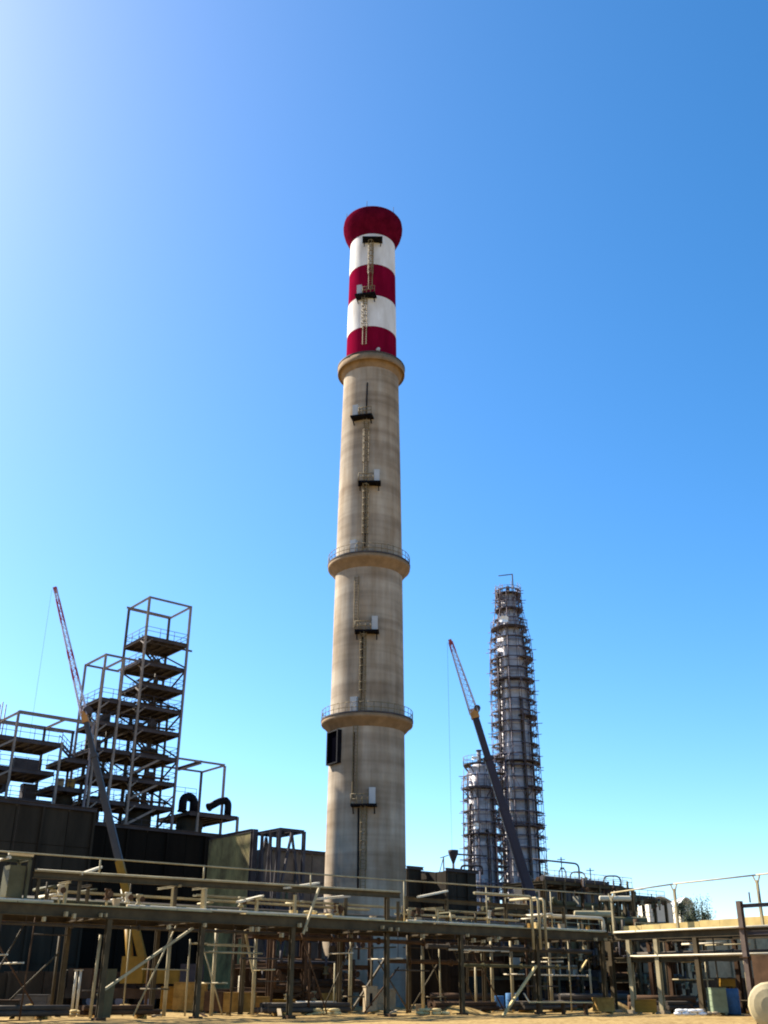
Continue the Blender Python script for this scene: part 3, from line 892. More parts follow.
    def jsec(t0, t1, m, n, nm):
        mb = MB()
        cs = [(-1, -1), (1, -1), (1, 1), (-1, 1)]
        for a, c in cs: mb.bar(jp(t0, a, c), jp(t1, a, c), 0.075)
        for i in range(n):
            ta, tb = t0 + (t1 - t0) * i / n, t0 + (t1 - t0) * (i + 1) / n
            for (a0, c0), (a1, c1) in zip(cs, cs[1:] + cs[:1]):
                mb.bar(jp(ta, a0, c0), jp(tb, a1, c1), 0.04); mb.bar(jp(tb, a0, c0), jp(tb, a1, c1), 0.035)
        return mb.build(nm, m, T)
    for t0, t1, m in jib_red: jsec(t0, t1, m, max(2, round((t1 - t0) * nb)), 'jib_section')
    th = MB().box(tip, jd * 0.3, s * 0.14, ju * 0.17).build('jib_head', M_LRED, T)
    # hoist rope and hook block
    q = tip + h * 0.35
    RL = q.z - 7.0
    tube('hoist_rope', q, q - ZV * RL, 0.012, M_STEELD, T, 5)
    hb = MB().box(q - ZV * (RL + 0.4), h * 0.22, s * 0.16, ZV * 0.45).build('hook_block', M_LRED, T)
    MB().path([q - ZV * (RL + e) + s * f for e, f in ((.85, 0), (1.05, 0), (1.2, .12), (1.32, .02), (1.25, -.14))], 0.04, 6).build('hook', M_STEELD, hb)
    return T
Yc = 88.0
pv = at(144.5, 989, Yc)
crane('yellow mobile crane at left with grey boom and red and white lattice jib', (pv.x + 0.4, Yc, 0), (pv.x, Yc, 2.6), at(84.5, 716, Yc), at(55.5, 590, Yc + 1.5), M_BOOM, M_YEL,
      [(0, 0.27, M_CREAM), (0.27, 0.36, M_LRED), (0.36, 0.43, M_CREAM), (0.43, 0.5, M_LRED), (0.5, 0.72, M_CREAM), (0.72, 0.92, M_LRED), (0.92, 1.0, M_CREAM)], 8.9, 0.52, M_RUST)  # rust brown on the carrier stands in for shadow over crane yellow
Yc = 108.0
pv = at(556, 979, Yc)
crane('dark mobile crane at right with bluish boom crossing in front of the twin columns', (pv.x + 0.4, Yc, 0), (pv.x, Yc, 2.6), at(474, 713, Yc), at(450.5, 642, Yc + 1), M_BOOMB, M_BOOMB,
      [(0, 0.6, M_CREAM), (0.6, 0.85, M_CREAM), (0.85, 1.0, M_LRED)], 9, 0.84)

# ------------------------------------------------------------------ twin process columns inside their scaffolds
def process_column(label, c, prof, plats, tarps, m=M_CLAD):
    """prof: (radius, z) from the ground up; plats: (z, angle from, angle to, outer radius)."""
    T = thing('process_column', c, label, 'column')
    rad = lambda z: next((ra + (rb - ra) * (z - za) / (zb - za) for (ra, za), (rb, zb) in zip(prof, prof[1:]) if za <= z <= zb), prof[-1][0])
    zt = prof[-1][1]; z = prof[0][1]; i = 0
    while z < zt - 0.2:           # cladding courses, each a little drum with a lapped joint
        z1 = min(zt, z + 2.45)
        MB().lathe(c, [(rad(z) + 0.035, z), (rad(z) + 0.035, z + 0.12), (rad(z), z + 0.121), (rad(z1), z1)], 32).build('cladding_course', m, T)
        z = z1
    r = prof[-1][0]
    MB().lathe(c, [(r, zt), (r * 0.92, zt + r * 0.25), (r * 0.6, zt + r * 0.5), (0.02, zt + r * 0.6)], 32).build('top_head', m, T)
    tube('top_nozzle', c + ZV * (zt + r * 0.5), c + ZV * (zt + r * 0.5 + 0.9), 0.28, M_STEELD, T, 12)
    for (z, a0, a1, ro) in plats:
        n = max(4, int((a1 - a0) / 12))
        an = [R(a0 + (a1 - a0) * i / n) for i in range(n + 1)]
        ri = rad(z) - 0.05
        top = [c + Vector((ro * math.cos(a), ro * math.sin(a), z)) for a in an] + [c + Vector((ri * math.cos(a), ri * math.sin(a), z)) for a in an[::-1]]
        o = MB().poly(top, ZV * 0.16).build('platform', M_GRATE, T)
        mb = MB()
        for k in (0.6, 1.15):
            for a, b in zip(an, an[1:]):
                mb.tube(c + Vector((ro * math.cos(a), ro * math.sin(a), z + k)), c + Vector((ro * math.cos(b), ro * math.sin(b), z + k)), 0.035, 5)
        for a in an[::2]:
            p = c + Vector((ro * math.cos(a), ro * math.sin(a), z)); mb.tube(p, p + ZV * 1.15, 0.035, 5)
        mb.build('handrail', M_SCAF, o)
        mb = MB()
        for a in an[1::3]:
            p = c + Vector((ro * math.cos(a), ro * math.sin(a), z)); q = c + Vector((ri * math.cos(a), ri * math.sin(a), z - 1.1)); mb.bar(p, q, 0.12)
        mb.build('bracket', M_SCAF, o)
    # side piping running down the face
    for ang, off, rr, za, zb, mm in ((-150, 0.35, 0.26, 2, zt * 0.82, M_PIPED), (-118, 0.4, 0.2, 4, zt * 0.93, M_CLAD), (-70, 0.45, 0.24, 2, zt * 0.7, M_PIPED), (-35, 0.35, 0.16, 3, zt * 0.9, M_STEELD)):
        a = R(ang); pts = []
        n = 12
        for i in range(n + 1):
            z = za + (zb - za) * i / n; q = rad(z) + off; pts.append(c + Vector((q * math.cos(a), q * math.sin(a), z)))
        q = rad(zb) - 0.1; pts.append(c + Vector((q * math.cos(a), q * math.sin(a), zb + 0.5)))
        MB().path(pts, rr, 10).build('downcomer_pipe', mm, T)
    return T
def scaffold(label, c, rings, z1, levels, seed, drop=0.22):
    """Ring scaffold: standards, one ledger ring a level, plank decks."""
    rnd = random.Random(seed)
    T = thing('scaffold', c, label, 'scaffold')
    n = 12
    ro = lambda z: next((ra + (rb - ra) * (z - za) / (zb - za) for (ra, za), (rb, zb) in zip(rings, rings[1:]) if za <= z <= zb), rings[-1][0])
    P = lambda k, z, s=1.0, add=0.0: c + Vector(((ro(z) * s + add) * math.cos(2 * math.pi * (k + 0.5) / n), (ro(z) * s + add) * math.sin(2 * math.pi * (k + 0.5) / n), z))
    zs = [z1 * i / levels for i in range(levels + 1)]
    for k in range(n):
        for s in (1.0, 0.74):
            mb = MB()
            for za, zb in zip([0.0] + zs[1:-1:3], zs[1:-1:3] + [z1 + rnd.uniform(0.2, 1.4)]):
                mb.tube(P(k, za, s), P(k, zb, s), 0.045, 5)
            mb.build('standard', M_SCAF, T)
    for i, z in enumerate(zs[1:], 1):
        mb = MB()
        for k in range(n):
            mb.tube(P(k, z), P(k + 1, z), 0.045, 5)
            mb.tube(P(k, z, 0.70), P(k, z, 1.0, rnd.uniform(0.05, 0.75)), 0.055, 5)
        mb.build('ledger_ring', M_SCAF, T)
        if i % 2 == 0 and i < levels:
            mb = MB()
            for k in range(n): mb.tube(P(k, z + 1.0), P(k + 1, z + 1.0), 0.04, 5)
            mb.build('guard_rail', M_SCAF, T)
        for k in range(n):
            if rnd.random() < drop: 
                continue
            for j in range(2):
                s0, s1 = (0.76, 0.865) if j == 0 else (0.885, 0.99)
                zz = z + 0.06
                if rnd.random() < 0.2: continue
                MB().poly([P(k, zz, s0), P(k, zz, s1), P(k + 1, zz, s1), P(k + 1, zz, s0)], ZV * 0.07).build('plank', M_PLANK, T)
        if i % 3 == 0:
            for k in range(n):
                if rnd.random() < 0.5: tube('cross_brace', P(k, z), P(k + 1, zs[i - 2]), 0.045, M_SCAF, T, 5)
    return T
CA = Vector((19.35, 150, 0)); CB = Vector((13.65, 146, 0))
process_column('tallest silver clad process column wrapped in scaffolding right of the chimney', CA,
               [(2.55, 0), (2.45, 26), (2.2, 38), (2.05, 50.2), (1.25, 52.4), (1.15, 57.0)],
               [(51.3, 160, 330, 2.9), (54.4, 0, 360, 2.1), (56.9, 0, 360, 2.0), (43.0, 200, 350, 3.3), (46.5, -60, 40, 3.3), (37.6, -80, 20, 3.4), (31.0, 200, 380, 3.5), (27.4, -70, 20, 3.6), (22.0, 200, 370, 3.5)], None)
scaffold('tall ring scaffold of tubes and planks around the tallest process column', CA, [(3.75, 0), (3.55, 24), (3.3, 45), (3.1, 50), (2.3, 52.5), (1.9, 58)], 57.6, 36, 5, 0.1)
process_column('shorter silver clad process column with scaffolding left of the tallest column', CB,
               [(1.75, 0), (1.65, 20), (1.5, 29.4)], [(30.0, 0, 360, 2.3), (26.6, 180, 360, 2.6), (20.5, 200, 380, 2.7), (13.5, 180, 300, 2.7)], None)
scaffold('short ring scaffold of tubes and planks around the shorter process column', CB, [(2.75, 0), (2.6, 20), (2.4, 29)], 28.4, 18, 9, 0.1)
def davit():
    p = CA + Vector((0.7, -0.9, 57.05))
    T = thing('davit', p, 'thin davit pole with a cross arm on top of the tallest column', 'davit')
    tube('pole', p, p + ZV * 3.2, 0.1, M_STEELD, T)
    q = p + ZV * 3.15
    tube('arm', q, q + Vector((-2.2, -0.2, -0.35)), 0.08, M_STEELD, T)
    tube('stay', p + Vector((-2.0, 0.0, -3.0)), p + Vector((-1.9, 0, 0.6)), 0.07, M_STEELD, T)
davit()
def tarp(label, c, w, h, seed):
    rnd = random.Random(seed); c = Vector(c)
    n = 8; vs = []
    for j in range(n + 1):
        for i in range(n + 1):
            a = (i / n - 0.5); b = (j / n - 0.5)
            vs.append(c + Vector((a * w, -0.25 * math.cos(a * 3) * w - 0.35 * abs(b) + rnd.uniform(-.05, .05), b * h * (1 - 0.35 * abs(a)) + rnd.uniform(-.08, .08))))
    k = len(vs)
    fs = [(j * (n + 1) + i, j * (n + 1) + i + 1, (j + 1) * (n + 1) + i + 1, (j + 1) * (n + 1) + i) for j in range(n) for i in range(n)]
    mb = MB(); mb.add(vs, fs, True); mb.add([v + Vector((0, 0.03, 0)) for v in vs], [f[::-1] for f in fs], True)
    o = mb.build('tarpaulin', M_TARP, None, c)
    tag(o, label, 'tarpaulin')
tarp('bright white tarpaulin high on the tallest column scaffold', CA + Vector((-1.2, -3.0, 52.0)), 1.3, 1.0, 2)
tarp('small white tarpaulin near the top of the shorter column', CB + Vector((-0.8, -2.3, 30.6)), 1.0, 0.5, 3)
tarp('small bright white tarpaulin halfway up the shorter column scaffold', CB + Vector((-1.0, -2.9, 21.4)), 0.7, 0.8, 4)
def link_tower():
    """The stair scaffold that stands between the two columns."""
    c = (CA + CB) / 2 + Vector((-0.1, -2.0, 0))
    T = thing('scaffold', c, 'narrow stair scaffold standing between the two process columns', 'scaffold')
    h = 31.0; w = 0.85
    for a in (-w, w):
        for b in (-0.9, 0.9): tube('standard', c + Vector((a, b, 0)), c + Vector((a, b, h)), 0.06, M_SCAF, T, 5)
    n = 15
    for i in range(n):
        z0, z1 = h * i / n, h * (i + 1) / n
        MB().box(c + ZV * z1, Vector((w, 0, 0)), Vector((0, 0.9, 0)), ZV * 0.05).build('landing', M_PLANK, T)
        s = 1 if i % 2 else -1
        MB().bar(c + Vector((-w * s, -0.7, z0)), c + Vector((w * s, -0.7, z1)), 0.12, 0.2).build('stair_flight', M_SCAF, T)
        MB().bar(c + Vector((-w, -0.92, z1 - 0.9)), c + Vector((w, -0.92, z1 - 0.9)), 0.06).build('guard_rail', M_SCAF, T)
link_tower()

# ------------------------------------------------------------------ the pipe rack in front: a long run to the right and away, then a corner towards the camera
ZD, ZM, ZT = 5.75, 7.5, 8.5
RV0, RV1 = 58.3, 64.3
def rack_left():
    T = thing('pipe_rack', W(45, 61, 0), 'long dark steel pipe rack running across the foreground from the left edge', 'pipe rack')
    us = [14.0, 20.7, 27.0, 33.0, 39.5, 47.55, 54.0, 61.8, 69.3]
    ib('long_beam', W(8, RV0, ZD - 0.32), W(70.2, RV0, ZD - 0.32), 0.3, 0.62, M_RACK, T)
    ib('long_beam', W(8, RV1, ZD - 0.32), W(70.2, RV1, ZD - 0.32), 0.3, 0.62, M_RACK, T)
    for i, u in enumerate(us):
        top = ZD - 0.66 if u != 47.55 else 7.5
        ib('column', W(u, RV0 + (0 if u != 47.55 else 0.42), 0), W(u, RV0 + (0 if u != 47.55 else 0.42), top), 0.29, 0.29, M_RACK, T, VV_)
        MB().gbox(u - 0.3, u + 0.3, RV0 - 0.3, RV0 + 0.3, -0.1, 0.10).build('footing', M_RUST, T)
        ib('column', W(u + 0.2, RV1, 0), W(u + 0.2, RV1, ZD - 0.66), 0.26, 0.26, M_RACK, T, VV_)
        ib('cross_beam', W(u, RV0 + 0.16, ZD - 0.34), W(u, RV1 - 0.16, ZD - 0.34), 0.3, 0.5, M_RACK, T)
    # light intermediate poles
    for px, y0 in ((165, 938), (212, 924), (253, 924), (350, 930), (423, 928), (493, 935), (513, 940), (552, 940)):
        u = atv(px, 1000, RV1 - 1.2)[0]
        tube('pole', W(u, RV1 - 1.2, 0), W(u, RV1 - 1.2, ZD - 0.65), 0.125, M_RACKL, T, 8)
    u = 20.0
    while u < 68:          # small cross members under the grating
        u += 2.15
        ib('stringer', W(u, RV0 + 0.17, ZD - 0.14), W(u, RV1 - 0.17, ZD - 0.14), 0.12, 0.2, M_RACK, T)
    for k in range(24):     # walkway planks on the front edge of the deck
        a = 12 + 2.4 * k
        if k in (9, 16): continue
        MB().gbox(a + 0.02, a + 2.36, RV0 - 0.1 + random.uniform(0, .06), RV0 + 1.0, ZD + 0.005, ZD + 0.055 + random.uniform(0, 0.02)).build('plank', M_WOOD, T)
    # upper level: posts, middle beam, thin top rail
    for px in (36, 78, 175, 205, 295, 346, 398):
        u = atv(px, 900, RV0 + 0.3)[0]
        ib('post', W(u, RV0 + 0.3, ZD), W(u, RV0 + 0.3, ZM - 0.4), 0.16, 0.16, M_RACKL if px in (205, 295) else M_RACK, T, VV_)
    ib('middle_beam', W(22.4, RV0 + 0.3, ZM - 0.28), W(48.6, RV0 + 0.3, ZM - 0.02), 0.24, 0.34, M_RACK, T)
    tube('middle_pipe', W(22.4, RV0 + 0.22, ZM - 0.04), W(48.6, RV0 + 0.22, ZM + 0.22), 0.07, M_RACKL, T, 8)
    ib('middle_beam', W(50.0, RV0 + 1.3, ZM - 0.1), W(66.5, RV0 + 1.3, ZM - 0.1), 0.2, 0.28, M_RACK, T)
    for u in (50.0, 53.9, 60, 66.5): ib('post', W(u, RV0 + 1.3, ZD), W(u, RV0 + 1.3, ZM + 0.1), 0.2, 0.2, M_RACK, T, VV_)
    tube('top_rail', W(12, RV0 + 0.3, 8.25), W(49, RV0 + 0.3, 8.5), 0.05, M_RACKL, T, 6)
    tube('top_rail', W(49, RV0 + 0.3, 8.5), W(70.3, RV0 + 0.3, 8.7), 0.05, M_RACKL, T, 6)
    for u in (18, 26.2, 33, 41, 49, 57, 64):
        tube('rail_post', W(u, RV0 + 0.3, ZM if 22.4 < u < 48 else ZD), W(u, RV0 + 0.3, 8.28 + (u - 18) * 0.0085), 0.05, M_RACKL, T, 6)
    # bracing in the front plane
    def diag(pa, pb, v, m=M_RACKL, w=0.13):
        a, b = W(*atv(*pa, v)), W(*atv(*pb, v)); a.z = max(a.z, 0.03); bar('brace', a, b, w, w, m, T)
    diag((97, 995), (193, 928), RV0 + 0.28)
    diag((245, 930), (253, 972), RV1 - 1.35)
    diag((384, 960), (352, 1010), RV1 - 1.0, M_RACK)
    # clamps, hangers and small boxes below the deck
    rnd = random.Random(12)
    for px, py in ((44, 920), (66, 915), (74, 917), (101, 916), (106, 916), (169, 928), (205, 926), (252, 930), (258, 930), (300, 926), (306, 930), (282, 936), (383, 928), (391, 930), (398, 930), (423, 937), (468, 936), (474, 941), (484, 942), (490, 940), (497, 941), (499, 939), (517, 943), (540, 938), (545, 943), (585, 948), (596, 940), (606, 940)):
        u, v, z = atv(px, py, RV0 - 0.3)
        s = rnd.uniform(0.045, 0.085)
        o = MB().gbox(u - s, u + s, v - 0.1, v + 0.2, z - s * 1.1, z + s * 1.3 + 0.08).build('hanger', M_RACKL, T)
    return T
rack_left()
RU = 70.6
def rack_right():
    T = thing('pipe_rack', W(RU + 2, 50, 0), 'sunlit pipe rack at right coming from the corner towards the camera', 'pipe rack')
    v1, v0 = 58.0, 40.0
    ib('long_beam', W(RU, v0, ZD - 0.3), W(RU, v1, ZD - 0.3), 0.3, 0.5, M_RACK, T)
    ib('long_beam', W(RU + 5, v0, ZD - 0.3), W(RU + 5, v1, ZD - 0.3), 0.3, 0.5, M_RACK, T)
    ib('long_beam', W(RU + 0.05, v0, 3.72), W(RU + 0.05, v1, 3.72), 0.26, 0.36, M_RACK, T)
    tube('edge_pipe', W(RU - 0.24, v0, ZD + 0.02), W(RU - 0.24, v1 - 0.2, ZD + 0.02), 0.08, M_PIPE, T)
    tube('edge_pipe', W(RU - 0.22, v0, 3.98), W(RU - 0.22, 56.6, 3.98), 0.07, M_PIPE, T)
    for px in (613, 632, 660, 700):
        v = atu(px, 980, RU)[1]
        ib('column', W(RU, v, 0), W(RU, v, ZD - 0.57), 0.34, 0.34, M_RACKL if px in (632, 660) else M_RACK, T, UV_)
        ib('column', W(RU + 5, v, 0), W(RU + 5, v, ZD - 0.57), 0.32, 0.32, M_RUST, T, UV_)
        ib('cross_beam', W(RU + 0.2, v, ZD - 0.32), W(RU + 4.8, v, ZD - 0.32), 0.26, 0.4, M_RACK, T)
        MB().gbox(RU - 0.4, RU + 0.4, v - 0.4, v + 0.4, -0.1, 0.18).build('footing', M_BLOCK, T)
    # boards set on edge along the deck, taller towards the camera
    n = 9
    for i in range(n):
        a = 57.3 - (57.3 - 41) * i / n; b = 57.3 - (57.3 - 41) * (i + 1) / n
        MB().gbox(RU + 0.35, RU + 0.42, b + 0.015, a - 0.015, ZD + 0.0, ZD + 0.45 + 0.035 * i + random.uniform(0, 0.05)).build('board', M_BOARD, T)
    # tall posts with forked heads carrying a thin rail
    pts = []
    for px, py in ((611, 893), (673.5, 884), (756, 875)):
        _, v, z = atu(px, py, RU)
        ib('post', W(RU, v, ZD - 0.05), W(RU, v, z - 0.35), 0.17, 0.17, M_RACKL, T, UV_)
        for s in (-1, 1): bar('post_fork', W(RU, v, z - 0.7), W(RU, v + 0.28 * s, z - 0.04), 0.08, 0.08, M_RACKL, T)
        pts.append((v, z))
    pts = [(57.9, 8.72)] + pts + [(40.0, 9.35)]
    for (a, za), (b, zb) in zip(pts, pts[1:]): tube('top_rail', W(RU, a, za), W(RU, b, zb), 0.06, M_RACKL, T, 6)
    return T
rack_right()
def gate_column():
    u, v, zt = atu(739, 901, RU - 1.2)
    T = thing('steel_column', W(u, v, 0), 'thick rust-brown steel column near the right edge of the picture', 'column')
    ib('column_shaft', W(u, v, 0), W(u, v, zt), 0.36, 0.36, M_RACKB, T, UV_)
    MB().gbox(u - 0.45, u + 0.45, v - 0.45, v + 0.45, 0, 0.05).build('base_plate', M_RUST, T)
    for z in (3.7, 5.6): MB().gbox(u - 0.34, u + 0.34, v - 0.34, v + 0.34, z, z + 0.06).build('stiffener_plate', M_RUST, T)
    ib('bracket_beam', W(u, v - 0.28, zt - 0.35), W(u, v - 3.2, zt - 0.35), 0.2, 0.26, M_STEELD, T)
    ib('bracket_beam', W(u + 0.1, v - 0.28, 5.3), W(u + 0.1, v - 3.2, 5.3), 0.2, 0.26, M_STEELD, T)
    for d in (0.9, 1.7, 2.5):
        p = W(u, v - d, zt - 0.15); tube('vent_stub', p, p + ZV * 0.7, 0.06, M_STEELD, T, 6)
gate_column()

def pipe(label, pts, r, m, rad=None, cat='pipe', n=10):
    pts = [Vector(p) for p in pts]
    o = MB().path(route(pts, rad or r * 2.5) if len(pts) > 2 else pts, r, n).build('pipe', m, None, pts[0])
    tag(o, label, cat); return o
zr = ZD + 0.06
pipe('long pale pipe lying along the front edge of the left rack deck', [W(28, RV0 + 0.05, zr + 0.07), W(47, RV0 + 0.05, zr + 0.07)], 0.07, M_PIPE)
pipe('pale pipe along the rack deck at the far left end', [W(14, RV0 + 0.05, zr + 0.07), W(23.6, RV0 + 0.05, zr + 0.07)], 0.07, M_PIPE)
pipe('pale pipe along the rack deck between the chimney and the white risers', [W(49, RV0 + 0.05, zr + 0.07), W(60.5, RV0 + 0.05, zr + 0.07)], 0.07, M_PIPE)
pipe('thin pale pipe along the last stretch of rack deck before the corner', [W(62.6, RV0 + 0.1, zr + 0.06), W(70.1, RV0 + 0.1, zr + 0.06)], 0.06, M_PIPE)
pipe('dull green pipe on the rack deck behind the planks', [W(16, RV0 + 2.4, zr + 0.2), W(68, RV0 + 2.4, zr + 0.2)], 0.22, M_PIPEG)
pipe('fat dark pipe on the rear half of the rack deck', [W(12, RV0 + 3.9, zr + 0.28), W(69, RV0 + 3.9, zr + 0.28)], 0.32, M_PIPED)
pipe('narrow brown pipe near the rear edge of the rack deck', [W(12, RV0 + 5.1, zr + 0.15), W(69, RV0 + 5.1, zr + 0.15)], 0.17, M_RUST)
def cross_pipe(label, pa, pb, v, z=None, r=0.12, m=M_PIPE, L=3.0):
    """short length laid across the rack, seen running up to the right"""
    a = atv(*pa, v); b = atv(*pb, v)
    p = W(*a); q = ray(*pb)
    # keep it at one height: find where the second pixel's ray reaches that height
    t = (p.z - EYE) / q.z
    pipe(label, [p, q * t + EYEV], r, m)
def cabinet_skid():
    u0, v0 = 18.6, RV0 + 0.6
    T = thing('valve_skid', W(20, v0, ZD + 0.06), 'green-grey valve skid with short bright pipes on the rack at the left edge', 'valve skid')
    for a in (u0, 20.3, 22.2):
        for b in (v0, v0 + 1.6): ib('leg', W(a, b, ZD + 0.06), W(a, b, 8.0), 0.16, 0.16, M_PIPEG, T, VV_)
    for a in (u0, 20.3, 22.2): ib('beam', W(a, v0, 8.05), W(a, v0 + 1.6, 8.05), 0.16, 0.16, M_PIPEG, T)
    for b in (v0, v0 + 1.6): ib('beam', W(u0, b, 8.08), W(22.2, b, 8.08), 0.16, 0.16, M_PIPEG, T)
    MB().gbox(21.2, 22.1, v0 + 0.2, v0 + 1.2, ZD + 0.3, 7.7).build('cabinet', M_PIPEG, T)
    MB().gbox(19.1, 20.1, v0 + 0.4, v0 + 1.2, ZD + 0.3, 7.2).build('cabinet', M_PIPED, T)
    for i, a in enumerate((18.7, 19.2, 19.75, 20.3, 20.9)):
        tube('pipe_stub', W(a, v0 - 0.4, 8.02 - 0.25 * (i % 2)), W(a, v0 + 1.5, 8.02 - 0.25 * (i % 2)), 0.09, M_PIPE, T)
    tube('pipe_stub', W(20.9, v0 - 0.1, 8.26), W(22.3, v0 - 0.1, 8.26), 0.1, M_PIPE, T)
cabinet_skid()
def stand(label, px, py, v, w=0.5, h=1.1, m=M_RACKL):
    """small T-shaped pipe stand on the deck"""
    u, _, _ = atv(px, py, v)
    b = W(u, v, ZD + 0.06)
    T = thing('pipe_stand', b, label, 'pipe stand')
    ib('post', b, b + ZV * h, 0.16, 0.16, m, T, VV_)
    ib('head_beam', b + ZV * (h + 0.07) - VV_ * w, b + ZV * (h + 0.07) + VV_ * w * 2.2, 0.13, 0.12, m, T)
    MB().box(b + ZV * 0.02, UV_ * 0.2, VV_ * 0.2, ZV * 0.02).build('base_plate', m, T)
stand('small pipe stand on the rack under the tallest frame, left of the crane boom', 66, 890, RV0 + 0.8)
stand('dark pipe stand on the rack just left of the yellow crane boom', 88, 890, RV0 + 0.9, 0.4, 1.0, M_RACK)
stand('pipe stand on the rack right of the yellow crane boom', 173, 895, RV0 + 0.8, 0.9, 1.25)
stand('pale pipe stand on the rack in front of the patchy plate wall', 203, 895, RV0 + 0.9, 0.6, 1.3)
stand('pipe stand on the rack in front of the braced frame', 257, 900, RV0 + 0.9, 0.7, 0.9)
stand('pipe stand on the rack in front of the chimney base', 344, 905, RV0 + 0.9, 0.5, 0.9)
stand('pipe stand on the rack right of the chimney base', 437, 905, RV0 + 0.9, 0.6, 1.0)
def timber(label, pa, pb, va, vb, w=0.22, h=0.07, m=M_WOOD):
    a, b = W(*atv(*pa, va)), W(*atv(*pb, vb))
    o = MB().bar(a, b, w, h).build('timber', m, None, a); tag(o, label, 'timber')
timber('white board lying aslant on the rack above the braced frame', (285, 888), (318, 883), RV0 + 0.1, RV0 + 2.2, 0.3, 0.12, M_PIPE)
timber('white board on the rack deck in front of the chimney', (318, 899), (348, 896), RV0 + 0.2, RV0 + 2.5, 0.4, 0.14, M_PIPE)
timber('pale board propped on the rack stand left of the crane boom', (81, 874), (101, 867), RV0 + 0.2, RV0 + 1.6, 0.18, 0.12, M_PIPE)
timber('leaning pole against the front of the rack below the chimney', (319, 888), (303, 934), RV0 - 0.32, RV0 - 0.32, 0.13, 0.13, M_RACKL)
timber('pole leaning from the ground to the rack under the right crane', (536, 966), (499, 1022), RV0 - 0.32, RV0 - 0.9, 0.16, 0.16, M_WOOD)
timber('pale board on the rack deck in front of the patchy wall', (238, 902), (262, 896), RV0 + 0.1, RV0 + 2.0, 0.3, 0.12, M_PIPE)
timber('pale slanting board on the rack right of the chimney', (418, 897), (447, 891), RV0 + 0.6, RV0 + 3.0, 0.2, 0.12, M_PIPE)
timber('loose pale stick hanging under the rack near the corner', (580, 971), (587, 960), RV0 + 2, RV0 + 2, 0.14, 0.1, M_WOOD)
for i, (a, z, L) in enumerate(((61.0, 8.0, 6.0), (61.75, 7.95, 3.0), (62.4, 7.9, 1.2))):
    lab = ['pale riser pipe with a long horizontal arm at the rack corner', 'middle pale riser pipe beside the right crane boom foot', 'right-hand pale riser pipe of the three at the rack'][i]
    pipe(lab, [W(a, RV0 - 0.45, 4.3), W(a, RV0 - 0.45, z), W(a - 0.4 * L if i == 0 else a, RV0 - 0.45 + (0.0 if i == 0 else L), z)] if i else
         [W(a, RV0 - 0.45, 4.3), W(a, RV0 - 0.45, z), W(a - 6.0, RV0 - 0.45, z - 0.05)], 0.1, M_RACKL)
pipe('white horizontal pipe ending in a downturn near the rack corner', [W(64.8, RV0 + 1.5, 6.9), W(71.5, RV0 + 1.5, 6.95), W(71.5, RV0 + 1.5, 5.9)], 0.13, M_PIPE)
def bags(label, c, n, w, m, seed, name='sandbag_heap', cat='heap'):
    rnd = random.Random(seed); c = Vector(c)
    T = thing(name, c, label, cat)
    for i in range(n):
        x = (i % 4 - 1.5) * w * 0.62 + rnd.uniform(-.1, .1) * w; k = i // 4
        p = c + Vector((x * (1 - 0.2 * k), rnd.uniform(-0.2, 0.2), 0.1 + 0.19 * k))
        prof = [(0.02, -0.11), (0.30, -0.09), (0.42, 0.0), (0.30, 0.09), (0.02, 0.11)]
        mb = MB(); mb.lathe((0, 0, 0), prof, 10)
        sx, sy = w * rnd.uniform(0.7, 1.0), w * rnd.uniform(0.45, 0.6); a = rnd.uniform(-0.5, 0.5)
        mb.v = [Vector((v.x * sx * math.cos(a) - v.y * sy * math.sin(a), v.x * sx * math.sin(a) + v.y * sy * math.cos(a), v.z)) + p for v in mb.v]
        mb.build('sandbag', m, T)
bags('pale bags heaped on the rack deck by the leaning pole', W(41.8, RV0 + 0.6, zr + 0.02), 6, 0.8, M_WOOD, 1)

